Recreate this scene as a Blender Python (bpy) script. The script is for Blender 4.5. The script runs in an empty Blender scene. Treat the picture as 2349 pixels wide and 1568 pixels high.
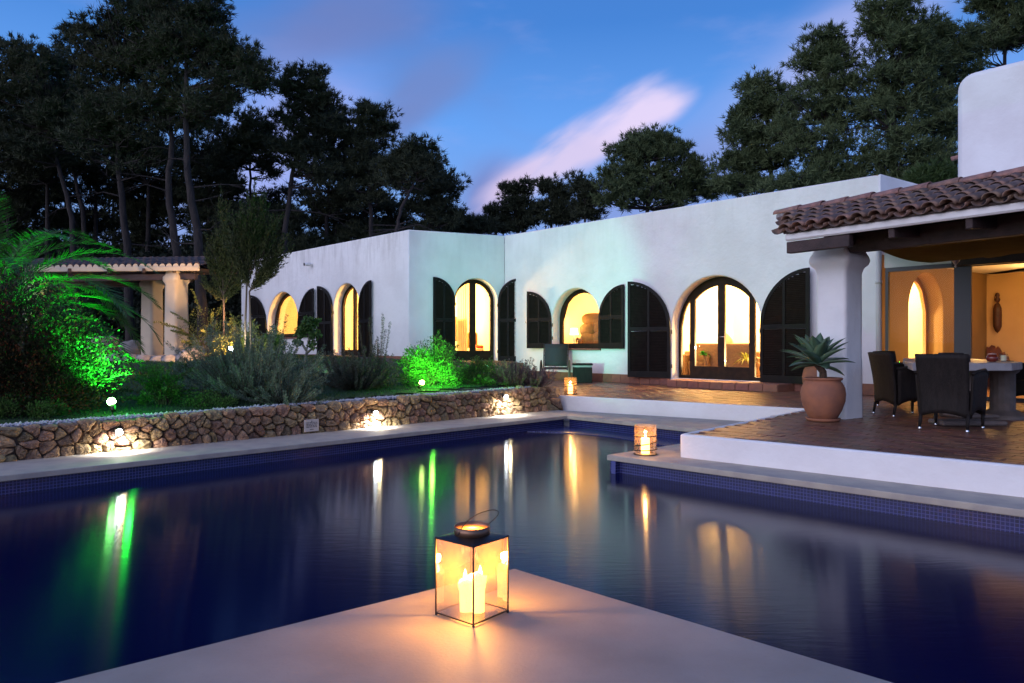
import bpy, math, random
import numpy as np
from mathutils import Vector, Matrix, noise as mnoise
R = math.radians
random.seed(7)
rng = np.random.default_rng(7)
scn = bpy.context.scene
col = scn.collection

# ------------------------------------------------------------ camera
H = 1.25            # eye height above the pool deck (z = 0)
FPX, CX, HY, PW, PH = 1700.0, 1174.5, 790.0, 2349.0, 1568.0
cd = bpy.data.cameras.new('camera')
cam = bpy.data.objects.new('camera', cd); col.objects.link(cam)
cd.sensor_width = 36.0; cd.lens = 36.0 * FPX / PW
cd.clip_start = 0.05; cd.clip_end = 3000
cd.shift_y = (HY - PH / 2) / PW
cam.location = (0, 0, H); cam.rotation_euler = (R(90), 0, 0)
scn.camera = cam

# ------------------------------------------------------------ colour management
scn.view_settings.view_transform = 'Standard'
scn.view_settings.look = 'None'
scn.view_settings.exposure = 0.0
scn.view_settings.gamma = 1.0
scn.view_settings.use_curve_mapping = False
scn.cycles.use_denoising = True
scn.cycles.max_bounces = 8
scn.cycles.diffuse_bounces = 4
scn.cycles.glossy_bounces = 4
scn.cycles.transparent_max_bounces = 16
scn.cycles.sample_clamp_indirect = 6.0
scn.cycles.caustics_reflective = False
scn.cycles.caustics_refractive = False

# ------------------------------------------------------------ sky (dusk)
world = bpy.data.worlds.new('World'); scn.world = world; world.use_nodes = True
wt = world.node_tree; wt.nodes.clear()
def wn(t, **k):
    n = wt.nodes.new(t)
    for a, b in k.items(): setattr(n, a, b)
    return n
WL = wt.links.new
def wmath(op, a, b=None, c=None, clamp=False):
    n = wn('ShaderNodeMath', operation=op, use_clamp=clamp)
    for i, v in enumerate((a, b, c)):
        if v is None: continue
        if isinstance(v, (int, float)): n.inputs[i].default_value = v
        else: WL(v, n.inputs[i])
    return n.outputs[0]
def wdot(vec, d):
    n = wn('ShaderNodeVectorMath', operation='DOT_PRODUCT'); WL(vec, n.inputs[0]); n.inputs[1].default_value = d
    return n.outputs['Value']
def wmix(f, a, b):
    n = wn('ShaderNodeMix', data_type='RGBA')
    for i, v in ((0, f), (6, a), (7, b)):
        if isinstance(v, (tuple, list)): n.inputs[i].default_value = (*v, 1) if len(v) == 3 else v
        elif isinstance(v, (int, float)): n.inputs[i].default_value = v
        else: WL(v, n.inputs[i])
    return n.outputs[2]
def wnoise(scale_vec, rot, scale, detail=4, rough=.5, dist=0.0):
    mp = wn('ShaderNodeMapping'); WL(DIR, mp.inputs[0])
    mp.inputs['Rotation'].default_value = rot; mp.inputs['Scale'].default_value = scale_vec
    n = wn('ShaderNodeTexNoise'); WL(mp.outputs[0], n.inputs['Vector'])
    n.inputs['Scale'].default_value = scale; n.inputs['Detail'].default_value = detail
    n.inputs['Roughness'].default_value = rough; n.inputs['Distortion'].default_value = dist
    return n.outputs['Fac']
def wsmooth(v, a, b):
    n = wn('ShaderNodeMapRange', interpolation_type='SMOOTHSTEP'); WL(v, n.inputs[0])
    n.inputs[1].default_value = a; n.inputs[2].default_value = b
    return n.outputs[0]
tc = wn('ShaderNodeTexCoord'); DIR = tc.outputs['Generated']
sep = wn('ShaderNodeSeparateXYZ'); WL(DIR, sep.inputs[0])
# clear dusk sky: paler towards the horizon, deeper overhead
cr = wn('ShaderNodeValToRGB'); WL(wsmooth(sep.outputs['Z'], -0.02, 0.75), cr.inputs[0])
els = cr.color_ramp.elements
els[0].position = 0; els[0].color = (.30, .40, .70, 1)
els[1].position = 1; els[1].color = (.045, .13, .42, 1)
e = els.new(.12); e.color = (.20, .36, .74, 1)
e = els.new(.34); e.color = (.115, .31, .76, 1)
e = els.new(.56); e.color = (.055, .20, .58, 1)
base = cr.outputs[0]
# soft drifting cloud, drawn out along one direction
E1 = Vector((.80, .10, .59)).normalized()
cl_a = wnoise((1.0, 1.0, 2.6), (0, R(38), R(10)), 2.1, 4, .5, .3)
cl_b = wnoise((1.0, 1.0, 3.4), (0, R(30), R(-20)), 4.6, 5, .55, .2)
grey = wmath('MULTIPLY', wsmooth(cl_a, .50, .78), .45)
skyc = wmix(grey, base, (.15, .19, .42))
lav = wmath('MULTIPLY', wsmooth(cl_b, .52, .78), .25)
skyc = wmix(lav, skyc, (.37, .39, .70))
def blob(px, py, ang, la, lb, nscale, lo, hi):
    """A cloud bank at one direction of the sky, long axis tilted by ang degrees."""
    d = Vector(((px - CX) / FPX, 1.0, (HY - py) / FPX)).normalized()
    right = Vector((0, 0, 1)).cross(d) * -1; right.normalize()
    up = right.cross(d); up.normalize()
    if up.z < 0: up = -up
    ca, sa = math.cos(R(ang)), math.sin(R(ang))
    e1 = right * ca + up * sa; e2 = up * ca - right * sa
    front = wsmooth(wdot(DIR, d), .2, .5)
    a = wmath('DIVIDE', wdot(DIR, e1), la); b = wmath('DIVIDE', wdot(DIR, e2), lb)
    r2 = wmath('ADD', wmath('MULTIPLY', a, a), wmath('MULTIPLY', b, b))
    g = wmath('EXPONENT', wmath('MULTIPLY', r2, -1))
    mp = wn('ShaderNodeCombineXYZ'); WL(wmath('MULTIPLY', wdot(DIR, e1), nscale * .30), mp.inputs[0]); WL(wmath('MULTIPLY', wdot(DIR, e2), nscale), mp.inputs[1])
    n = wn('ShaderNodeTexNoise'); WL(mp.outputs[0], n.inputs['Vector']); n.inputs['Scale'].default_value = 1; n.inputs['Detail'].default_value = 4; n.inputs['Roughness'].default_value = .45
    n.inputs['Distortion'].default_value = .5
    v = wmath('MULTIPLY', wmath('MULTIPLY', g, front), wmath('ADD', wmath('MULTIPLY', n.outputs['Fac'], 1.7), -.1))
    return wsmooth(v, lo, hi)
for (px, py, ang, la, lb, ns, lo, hi, c, k) in (
    (760, 40, 20, .20, .06, 7, .2, .8, (.14, .19, .44), .85),
    (940, 220, 40, .15, .05, 9, .2, .8, (.15, .21, .47), .85),
    (1500, 420, 22, .26, .08, 6, .15, .8, (.20, .25, .56), .65),
    (1110, 450, 60, .07, .045, 10, .15, .7, (.17, .20, .46), .8),
    (1900, 110, 32, .20, .06, 6, .15, .8, (.36, .40, .72), .8),
    (620, 330, 50, .16, .07, 8, .1, .7, (.34, .36, .72), .7),
    (1310, 345, 31, .150, .036, 22, .24, .72, (.60, .52, .74), .95),
    (1470, 250, 26, .085, .036, 20, .24, .7, (.68, .58, .80), .95),
    (1160, 420, 42, .06, .028, 16, .22, .8, (.56, .46, .68), .7)):
    m = wmath('MULTIPLY', blob(px, py, ang, la, lb, ns, lo, hi), k)
    skyc = wmix(m, skyc, c)
# afterglow of the sunk sun behind the viewer's left shoulder
GLOW = Vector((-.74, -.66, .14)).normalized()
gl = wmath('POWER', wmath('MAXIMUM', wdot(DIR, GLOW), 0.0), 2.5)
gmix = wn('ShaderNodeMix', data_type='RGBA', blend_type='ADD'); gmix.inputs[0].default_value = 1
WL(skyc, gmix.inputs[6])
gcol = wn('ShaderNodeMix', data_type='RGBA'); gcol.inputs[6].default_value = (0, 0, 0, 1); gcol.inputs[7].default_value = (1.10, 1.02, 1.18, 1); WL(gl, gcol.inputs[0])
WL(gcol.outputs[2], gmix.inputs[7])
bg = wn('ShaderNodeBackground'); WL(gmix.outputs[2], bg.inputs[0]); bg.inputs[1].default_value = 1.2
wo = wn('ShaderNodeOutputWorld'); WL(bg.outputs[0], wo.inputs[0])

# faint directional part of the afterglow
sd = bpy.data.lights.new('afterglow_sun', 'SUN'); sd.energy = 0.85; sd.angle = R(60); sd.color = (.93, .88, 1.0)
so = bpy.data.objects.new('afterglow_sun', sd); col.objects.link(so)
so.rotation_euler = GLOW.to_track_quat('Z', 'Y').to_euler()

# ------------------------------------------------------------ helpers
def at(x, y, z=0.0):
    """The point on the level plane z seen at photo position (x, y)."""
    d = (H - z) * FPX / (y - HY)
    return Vector(((x - CX) * d / FPX, d, z))
def atd(x, y, d):
    return Vector(((x - CX) * d / FPX, d, H - (y - HY) * d / FPX))
def link(o, parent=None):
    col.objects.link(o)
    if parent is not None: o.parent = parent
    return o
def thing(name, label, cat, loc=(0, 0, 0), rz=0.0, group=None):
    o = bpy.data.objects.new(name, None); o.empty_display_size = .2
    o.location = loc; o.rotation_euler = (0, 0, rz); col.objects.link(o)
    o['label'] = label; o['category'] = cat
    if group: o['group'] = group
    return o
def tag(o, label, cat, group=None):
    o['label'] = label; o['category'] = cat
    if group: o['group'] = group
    return o
def kind(o, k): o['kind'] = k; return o

class MB:
    def __init__(s): s.v = []; s.f = []; s.mi = []; s.smooth = []
    def add(s, verts, faces, mi=0, smooth=False):
        b = len(s.v); s.v += [tuple(p) for p in verts]
        s.f += [tuple(i + b for i in f) for f in faces]; s.mi += [mi] * len(faces); s.smooth += [smooth] * len(faces)
        return s
    def box(s, c, size, rz=0.0, mi=0, M=None):
        hx, hy, hz = size[0] / 2, size[1] / 2, size[2] / 2
        vs = [Vector((sx * hx, sy * hy, sz * hz)) for sz in (-1, 1) for sy in (-1, 1) for sx in (-1, 1)]
        if M is None: M = Matrix.Translation(c) @ Matrix.Rotation(rz, 4, 'Z')
        s.add([M @ v for v in vs], [(0, 2, 3, 1), (4, 5, 7, 6), (0, 1, 5, 4), (2, 6, 7, 3), (0, 4, 6, 2), (1, 3, 7, 5)], mi)
        return s
    def bbox(s, c, size, b=.008, rz=0.0, mi=0, M=None):
        """box with chamfered edges"""
        hx, hy, hz = size[0] / 2, size[1] / 2, size[2] / 2
        b = min(b, hx * .9, hy * .9, hz * .9)
        if M is None: M = Matrix.Translation(c) @ Matrix.Rotation(rz, 4, 'Z')
        vs, idx = [], {}
        for sx in (-1, 1):
            for sy in (-1, 1):
                for sz in (-1, 1):
                    for a in range(3):
                        p = [sx * (hx - b), sy * (hy - b), sz * (hz - b)]
                        p[a] = (sx * hx, sy * hy, sz * hz)[a]
                        idx[(sx, sy, sz, a)] = len(vs); vs.append(M @ Vector(p))
        fs = []
        q = [(-1, -1), (1, -1), (1, 1), (-1, 1)]
        for a in range(3):
            o = [i for i in range(3) if i != a]
            for sg in (-1, 1):
                f = []
                for (p, r) in q:
                    k = [0, 0, 0]; k[a] = sg; k[o[0]] = p; k[o[1]] = r
                    f.append(idx[(*k, a)])
                fs.append(tuple(f))
        for a in range(3):
            o = [i for i in range(3) if i != a]
            for (p, r) in q:
                f = []
                for (sg, w) in ((-1, o[0]), (1, o[0]), (1, o[1]), (-1, o[1])):
                    k = [0, 0, 0]; k[a] = sg; k[o[0]] = p; k[o[1]] = r
                    f.append(idx[(*k, w)])
                fs.append(tuple(f))
        for sx in (-1, 1):
            for sy in (-1, 1):
                for sz in (-1, 1):
                    fs.append(tuple(idx[(sx, sy, sz, a)] for a in range(3)))
        s.add(vs, fs, mi); return s
    def tube(s, pts, rad, n=8, mi=0, caps=True, smooth=True, closed=False):
        pts = [Vector(p) for p in pts]; N = len(pts)
        if not isinstance(rad, (list, tuple)): rad = [rad] * N
        vs, fs = [], []
        up = None
        for i, p in enumerate(pts):
            if closed: t = (pts[(i + 1) % N] - pts[i - 1])
            else: t = pts[min(i + 1, N - 1)] - pts[max(i - 1, 0)]
            if t.length < 1e-9: t = Vector((0, 0, 1))
            t.normalize()
            if up is None:
                up = Vector((0, 0, 1)) if abs(t.z) < .9 else Vector((1, 0, 0))
            a = t.cross(up)
            if a.length < 1e-6: a = t.orthogonal()
            a.normalize(); b = a.cross(t); up = b
            for k in range(n):
                an = 2 * math.pi * k / n
                vs.append(p + (a * math.cos(an) + b * math.sin(an)) * rad[i])
        for i in range(N if closed else N - 1):
            j = (i + 1) % N
            for k in range(n):
                fs.append((i * n + k, i * n + (k + 1) % n, j * n + (k + 1) % n, j * n + k))
        if caps and not closed:
            fs.append(tuple(range(n))[::-1]); fs.append(tuple((N - 1) * n + k for k in range(n)))
        s.add(vs, fs, mi, smooth); return s
    def lathe(s, prof, c=(0, 0, 0), n=24, mi=0, smooth=True, M=None):
        """prof: list of (r, z)"""
        vs, fs = [], []
        c = Vector(c)
        for (r, z) in prof:
            for k in range(n):
                an = 2 * math.pi * k / n
                p = Vector((r * math.cos(an), r * math.sin(an), z))
                vs.append((M @ p) if M is not None else p + c)
        for i in range(len(prof) - 1):
            for k in range(n):
                fs.append((i * n + k, i * n + (k + 1) % n, (i + 1) * n + (k + 1) % n, (i + 1) * n + k))
        s.add(vs, fs, mi, smooth)
        if prof[0][0] > 1e-4: s.add([vs[k] for k in range(n)], [tuple(range(n))[::-1]], mi)
        if prof[-1][0] > 1e-4: s.add([vs[(len(prof) - 1) * n + k] for k in range(n)], [tuple(range(n))], mi)
        return s
    def prism(s, poly, z0, z1, mi=0, smooth=False):
        n = len(poly)
        vs = [(p[0], p[1], z0) for p in poly] + [(p[0], p[1], z1) for p in poly]
        fs = [tuple(range(n))[::-1], tuple(range(n, 2 * n))] + [(i, (i + 1) % n, (i + 1) % n + n, i + n) for i in range(n)]
        s.add(vs, fs, mi); return s
    def mesh(s, name):
        me = bpy.data.meshes.new(name); me.from_pydata(s.v, [], s.f)
        if len(set(s.mi)) > 1 or any(s.mi): me.polygons.foreach_set('material_index', s.mi)
        me.polygons.foreach_set('use_smooth', s.smooth)
        me.update(); return me
    def obj(s, name, mats, parent=None):
        me = s.mesh(name)
        for m in (mats if isinstance(mats, (list, tuple)) else [mats]): me.materials.append(m)
        return link(bpy.data.objects.new(name, me), parent)
def share(name, me, parent=None, loc=(0, 0, 0), rot=(0, 0, 0), scale=(1, 1, 1)):
    o = bpy.data.objects.new(name, me); o.location = loc; o.rotation_euler = rot; o.scale = scale
    return link(o, parent)
def np_mesh(name, verts, nv, mats, parent=None, smooth=False, mi=None, normals=None):
    """verts (N, nv, 3): N separate faces of nv corners"""
    N = verts.shape[0]
    me = bpy.data.meshes.new(name)
    me.vertices.add(N * nv); me.vertices.foreach_set('co', np.ascontiguousarray(verts, dtype=np.float32).ravel())
    me.loops.add(N * nv); me.loops.foreach_set('vertex_index', np.arange(N * nv, dtype=np.int32))
    me.polygons.add(N); me.polygons.foreach_set('loop_start', np.arange(0, N * nv, nv, dtype=np.int32))
    if mi is not None: me.polygons.foreach_set('material_index', np.asarray(mi, dtype=np.int32))
    for m in (mats if isinstance(mats, (list, tuple)) else [mats]): me.materials.append(m)
    me.update(calc_edges=True)
    return link(bpy.data.objects.new(name, me), parent)
def copy_tree(o, parent=None):
    c = o.copy(); col.objects.link(c); c.parent = parent
    for ch in [x for x in bpy.data.objects if x.parent == o]: copy_tree(ch, c)
    return c

# ------------------------------------------------------------ materials
def mat(name, color, rough=.7, color2=None, nscale=4.0, bump=0.0, bscale=30.0, metal=0.0, spec=None, emit=None, estr=0.0,
        stretch=None, detail=4.0, coat=0.0, trans=0.0, sss=0.0, alpha=None, c2lo=.4, c2hi=.62, rand=0.0, bdist=.02):
    m = bpy.data.materials.new(name); m.use_nodes = True
    nt = m.node_tree; p = nt.nodes['Principled BSDF']; L = nt.links.new
    p.inputs['Base Color'].default_value = (*color, 1); p.inputs['Roughness'].default_value = rough
    p.inputs['Metallic'].default_value = metal
    if spec is not None: p.inputs['Specular IOR Level'].default_value = spec
    if coat: p.inputs['Coat Weight'].default_value = coat; p.inputs['Coat Roughness'].default_value = .12
    if trans: p.inputs['Transmission Weight'].default_value = trans
    if sss: p.inputs['Subsurface Weight'].default_value = sss; p.inputs['Subsurface Radius'].default_value = (.05, .03, .015); p.inputs['Subsurface Scale'].default_value = 1.0
    if emit is not None: p.inputs['Emission Color'].default_value = (*emit, 1); p.inputs['Emission Strength'].default_value = estr
    tcn = nt.nodes.new('ShaderNodeTexCoord'); mp = nt.nodes.new('ShaderNodeMapping'); L(tcn.outputs['Object'], mp.inputs[0])
    if stretch: mp.inputs['Scale'].default_value = stretch
    csock = None
    if color2 is not None:
        n = nt.nodes.new('ShaderNodeTexNoise'); n.inputs['Scale'].default_value = nscale; n.inputs['Detail'].default_value = detail
        L(mp.outputs[0], n.inputs['Vector'])
        r = nt.nodes.new('ShaderNodeMapRange'); r.inputs[1].default_value = c2lo; r.inputs[2].default_value = c2hi; L(n.outputs['Fac'], r.inputs[0])
        x = nt.nodes.new('ShaderNodeMix'); x.data_type = 'RGBA'; x.inputs[6].default_value = (*color, 1); x.inputs[7].default_value = (*color2, 1)
        L(r.outputs[0], x.inputs[0]); csock = x.outputs[2]
    if rand:
        oi = nt.nodes.new('ShaderNodeObjectInfo'); hs = nt.nodes.new('ShaderNodeHueSaturation')
        rr = nt.nodes.new('ShaderNodeMapRange'); L(oi.outputs['Random'], rr.inputs[0]); rr.inputs[3].default_value = 1 - rand; rr.inputs[4].default_value = 1 + rand
        L(rr.outputs[0], hs.inputs['Value'])
        r3 = nt.nodes.new('ShaderNodeMath'); r3.operation = 'MULTIPLY_ADD'; L(oi.outputs['Random'], r3.inputs[0]); r3.inputs[1].default_value = 7.31; r3.inputs[2].default_value = 0
        r4 = nt.nodes.new('ShaderNodeMath'); r4.operation = 'FRACT'; L(r3.outputs[0], r4.inputs[0])
        r5 = nt.nodes.new('ShaderNodeMapRange'); L(r4.outputs[0], r5.inputs[0]); r5.inputs[3].default_value = .5 - rand * .06; r5.inputs[4].default_value = .5 + rand * .06
        L(r5.outputs[0], hs.inputs['Hue'])
        if csock is not None: L(csock, hs.inputs['Color'])
        else: hs.inputs['Color'].default_value = (*color, 1)
        csock = hs.outputs[0]
    if csock is not None: L(csock, p.inputs['Base Color'])
    if bump:
        n2 = nt.nodes.new('ShaderNodeTexNoise'); n2.inputs['Scale'].default_value = bscale; n2.inputs['Detail'].default_value = 5
        L(mp.outputs[0], n2.inputs['Vector'])
        b = nt.nodes.new('ShaderNodeBump'); b.inputs['Strength'].default_value = bump; b.inputs['Distance'].default_value = bdist
        L(n2.outputs['Fac'], b.inputs['Height']); L(b.outputs[0], p.inputs['Normal'])
    return m
def emis(name, c, s):
    m = bpy.data.materials.new(name); m.use_nodes = True; nt = m.node_tree; nt.nodes.clear()
    e = nt.nodes.new('ShaderNodeEmission'); e.inputs[0].default_value = (*c, 1); e.inputs[1].default_value = s
    o = nt.nodes.new('ShaderNodeOutputMaterial'); nt.links.new(e.outputs[0], o.inputs[0]); return m
def glassmat(name, tint=(.96, .97, .96), refl=.9, rough=.0, dirt_glow=0.0, dirt_glow_col=(.5, .45, .4), base=0.0, blend=.16):
    """thin pane: clear straight through, mirror by Fresnel, a scattering film for dust or painted glow"""
    m = bpy.data.materials.new(name); m.use_nodes = True; nt = m.node_tree; nt.nodes.clear(); L = nt.links.new
    tr = nt.nodes.new('ShaderNodeBsdfTransparent'); tr.inputs[0].default_value = (*tint, 1)
    gl = nt.nodes.new('ShaderNodeBsdfGlossy'); gl.inputs['Roughness'].default_value = rough; gl.inputs[0].default_value = (.95, .95, .95, 1)
    lw = nt.nodes.new('ShaderNodeLayerWeight'); lw.inputs[0].default_value = blend
    mr = nt.nodes.new('ShaderNodeMapRange'); L(lw.outputs['Fresnel'], mr.inputs[0]); mr.inputs[3].default_value = base; mr.inputs[4].default_value = refl * .42
    mx = nt.nodes.new('ShaderNodeMixShader'); L(mr.outputs[0], mx.inputs[0]); L(tr.outputs[0], mx.inputs[1]); L(gl.outputs[0], mx.inputs[2])
    out = nt.nodes.new('ShaderNodeOutputMaterial'); last = mx.outputs[0]
    if dirt_glow:
        tl = nt.nodes.new('ShaderNodeBsdfTranslucent'); tl.inputs[0].default_value = (*dirt_glow_col, 1)
        df = nt.nodes.new('ShaderNodeBsdfDiffuse'); df.inputs[0].default_value = (*dirt_glow_col, 1)
        m2 = nt.nodes.new('ShaderNodeMixShader'); L(tl.outputs[0], m2.inputs[1]); L(df.outputs[0], m2.inputs[2])
        tcn = nt.nodes.new('ShaderNodeTexCoord'); n = nt.nodes.new('ShaderNodeTexNoise'); L(tcn.outputs['Object'], n.inputs['Vector'])
        n.inputs['Scale'].default_value = 130; n.inputs['Detail'].default_value = 5; n.inputs['Roughness'].default_value = .8
        r = nt.nodes.new('ShaderNodeMapRange'); L(n.outputs['Fac'], r.inputs[0]); r.inputs[1].default_value = .42; r.inputs[2].default_value = .66
        r.inputs[3].default_value = dirt_glow * .30; r.inputs[4].default_value = dirt_glow
        m3 = nt.nodes.new('ShaderNodeMixShader'); L(r.outputs[0], m3.inputs[0]); L(last, m3.inputs[1]); L(m2.outputs[0], m3.inputs[2]); last = m3.outputs[0]
    L(last, out.inputs[0]); return m
def foliage(name, c1, c2, c3=None, nscale=1.2, rough=.55, trans=.3, spec=.3):
    """leaf: colour differs from leaf to leaf and clump to clump, light passes through"""
    m = bpy.data.materials.new(name); m.use_nodes = True; nt = m.node_tree; L = nt.links.new
    p = nt.nodes['Principled BSDF']; p.inputs['Roughness'].default_value = rough; p.inputs['Specular IOR Level'].default_value = spec
    g = nt.nodes.new('ShaderNodeNewGeometry'); tcn = nt.nodes.new('ShaderNodeTexCoord')
    n = nt.nodes.new('ShaderNodeTexNoise'); n.inputs['Scale'].default_value = nscale; L(tcn.outputs['Object'], n.inputs['Vector'])
    ad = nt.nodes.new('ShaderNodeMath'); ad.operation = 'MULTIPLY_ADD'; L(g.outputs['Random Per Island'], ad.inputs[0]); ad.inputs[1].default_value = .55; L(n.outputs['Fac'], ad.inputs[2])
    r = nt.nodes.new('ShaderNodeValToRGB'); L(ad.outputs[0], r.inputs[0])
    r.color_ramp.elements[0].position = .42; r.color_ramp.elements[0].color = (*c1, 1)
    r.color_ramp.elements[1].position = 1.0; r.color_ramp.elements[1].color = (*c2, 1)
    if c3: e = r.color_ramp.elements.new(.97); e.color = (*c2, 1); r.color_ramp.elements[2].color = (*c3, 1)
    L(r.outputs[0], p.inputs['Base Color'])
    tl = nt.nodes.new('ShaderNodeBsdfTranslucent'); L(r.outputs[0], tl.inputs[0])
    mx = nt.nodes.new('ShaderNodeMixShader'); mx.inputs[0].default_value = trans; L(p.outputs[0], mx.inputs[1]); L(tl.outputs[0], mx.inputs[2])
    L(mx.outputs[0], nt.nodes['Material Output'].inputs[0]); return m

WHITE = mat('lime_plaster', (.80, .78, .76), .85, (.74, .71, .69), 1.3, bump=.35, bscale=9, bdist=.03)
WHITE_STREAK = mat('lime_plaster_weathered', (.79, .77, .75), .85, (.63, .60, .58), 2.6, bump=.35, bscale=9, stretch=(1.6, 1, .16) , bdist=.03, c2lo=.56, c2hi=.82)
TERRA = mat('terracotta_plinth', (.27, .105, .062), .75, (.20, .082, .055), 6, bump=.3, bscale=40, rand=.12)
TILE = mat('terracotta_floor_tile', (.19, .078, .042), .42, (.11, .05, .034), 5, bump=.25, bscale=30, rand=.28, spec=.5)
TILEBED = mat('tile_mortar', (.12, .075, .055), .9, (.08, .05, .04), 12)
DECK = mat('smooth_cement_deck', (.325, .292, .255), .62, (.235, .210, .185), 1.9, c2lo=.36, c2hi=.70, bump=.12, bscale=60, spec=.35, detail=8, bdist=.01)
COPE = mat('cement_coping', (.42, .37, .30), .66, (.34, .30, .26), 5.0, bump=.12, bscale=60, spec=.35, detail=6, bdist=.01)
WOODDARK = mat('dark_stained_wood', (.020, .016, .015), .45, (.032, .022, .018), 6, stretch=(1, 1, .1), bump=.2, bscale=40)
SHUT = mat('shutter_paint', (.010, .009, .008), .45, (.016, .012, .010), 5, spec=.12)
SLATM = mat('slat_paint', (.015, .012, .010), .38, (.022, .017, .014), 9, spec=.3)
BEAM = mat('old_pine_beam', (.030, .017, .016), .7, (.055, .030, .027), 5, stretch=(.25, 1, 1), bump=.5, bscale=25)
FRAME = mat('brown_window_frame', (.020, .010, .005), .5, (.032, .017, .008), 7, spec=.15)
CREAM = mat('cream_interior_wall', (.82, .72, .52), .9, (.78, .68, .48), 2)
ROOFTILE = mat('roof_tile_clay', (.25, .145, .10), .85, (.095, .066, .060), 7, bump=.5, bscale=40, rand=.22)
ROOFTILE2 = mat('ridge_tile_clay', (.36, .19, .14), .85, (.20, .12, .10), 9, bump=.5, bscale=40, rand=.18)
METALDK = mat('dark_iron', (.035, .026, .022), .45, metal=.7)
GLASS = glassmat('window_glass')
CHROME = mat('polished_steel', (.7, .7, .7), .15, metal=1)
WICKER = mat('brown_wicker', (.011, .008, .007), .6, (.018, .013, .011), 30, spec=.2, bump=.8, bscale=140, stretch=(1, 1, .12), bdist=.01)
WAX = mat('candle_wax', (.92, .80, .55), .5, sss=.4)
FLAME = emis('candle_flame', (1.0, .62, .22), 60)

def plastermat(name, streak=.35):
    """lime-washed wall: local y is up; faint run marks below the parapet, soil splash at the foot"""
    m = mat(name, (.80, .78, .76), .85, (.73, .705, .685), 1.1, bump=.5, bscale=7, bdist=.035)
    nt = m.node_tree; L = nt.links.new; p = nt.nodes['Principled BSDF']; old = p.inputs['Base Color'].links[0].from_socket
    tcn = nt.nodes.new('ShaderNodeTexCoord'); mp = nt.nodes.new('ShaderNodeMapping'); mp.inputs['Scale'].default_value = (3.4, .5, 1); L(tcn.outputs['Object'], mp.inputs[0])
    n = nt.nodes.new('ShaderNodeTexNoise'); n.inputs['Scale'].default_value = 1.6; n.inputs['Detail'].default_value = 6; n.inputs['Roughness'].default_value = .65; L(mp.outputs[0], n.inputs['Vector'])
    r = nt.nodes.new('ShaderNodeMapRange'); L(n.outputs['Fac'], r.inputs[0]); r.inputs[1].default_value = .46; r.inputs[2].default_value = .72
    sp = nt.nodes.new('ShaderNodeSeparateXYZ'); L(tcn.outputs['Object'], sp.inputs[0])
    g = nt.nodes.new('ShaderNodeMapRange'); g.interpolation_type = 'SMOOTHSTEP'; L(sp.outputs['Y'], g.inputs[0]); g.inputs[1].default_value = 2.9; g.inputs[2].default_value = 4.5
    mu = nt.nodes.new('ShaderNodeMath'); mu.operation = 'MULTIPLY'; L(r.outputs[0], mu.inputs[0]); L(g.outputs[0], mu.inputs[1])
    m2 = nt.nodes.new('ShaderNodeMath'); m2.operation = 'MULTIPLY'; L(mu.outputs[0], m2.inputs[0]); m2.inputs[1].default_value = streak
    g2 = nt.nodes.new('ShaderNodeMapRange'); L(sp.outputs['Y'], g2.inputs[0]); g2.inputs[1].default_value = 1.0; g2.inputs[2].default_value = .4
    n3 = nt.nodes.new('ShaderNodeMath'); n3.operation = 'MULTIPLY'; L(g2.outputs[0], n3.inputs[0]); L(n.outputs['Fac'], n3.inputs[1])
    n4 = nt.nodes.new('ShaderNodeMath'); n4.operation = 'MULTIPLY_ADD'; n4.use_clamp = True; L(n3.outputs[0], n4.inputs[0]); n4.inputs[1].default_value = .30; L(m2.outputs[0], n4.inputs[2])
    x = nt.nodes.new('ShaderNodeMix'); x.data_type = 'RGBA'; L(n4.outputs[0], x.inputs[0]); L(old, x.inputs[6]); x.inputs[7].default_value = (.36, .33, .30, 1)
    L(x.outputs[2], p.inputs['Base Color']); return m
WHITE_STREAK = plastermat('lime_plaster_weathered', .55)
WHITE_W = plastermat('lime_plaster_wall', .13)
# fine speckle and pale wear on the cement deck
for m_ in (DECK, COPE):
    nt = m_.node_tree; p = nt.nodes['Principled BSDF']; old = p.inputs['Base Color'].links[0].from_socket
    tcn = nt.nodes.new('ShaderNodeTexCoord'); n = nt.nodes.new('ShaderNodeTexNoise'); nt.links.new(tcn.outputs['Object'], n.inputs['Vector'])
    n.inputs['Scale'].default_value = 45; n.inputs['Detail'].default_value = 8; n.inputs['Roughness'].default_value = .75
    r = nt.nodes.new('ShaderNodeMapRange'); nt.links.new(n.outputs['Fac'], r.inputs[0]); r.inputs[1].default_value = .56; r.inputs[2].default_value = .74; r.inputs[4].default_value = .32
    x = nt.nodes.new('ShaderNodeMix'); x.data_type = 'RGBA'; nt.links.new(r.outputs[0], x.inputs[0]); nt.links.new(old, x.inputs[6]); x.inputs[7].default_value = (.16, .13, .11, 1)
    nt.links.new(x.outputs[2], p.inputs['Base Color'])
# ============================================================ SETTING
Z3 = Vector((0, 0, 1))
TZ = .25            # terrace level
def sheet(name, poly, z, th, m, parent=None, bev=0.0):
    mb = MB(); mb.prism([(p[0], p[1]) for p in poly], z - th, z)
    o = mb.obj(name, m, parent)
    if bev:
        b = o.modifiers.new('edge', 'BEVEL'); b.width = bev; b.segments = 2; b.limit_method = 'ANGLE'
    return o
# stone wall foot line and garden frame
S0 = at(14, 1059); S1 = at(1262, 942)
WU = (S1 - S0).normalized(); WN = Vector((-WU.y, WU.x, 0))      # WN points into the garden
W0 = at(1262, 907, TZ)
JN = Vector((4.56, 11.42, TZ)); R0 = at(1560.7, 997, TZ); R1 = at(2349, 1071, TZ)
RD = (R1 - R0).normalized(); R2 = R0 + RD * 6.2
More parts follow.
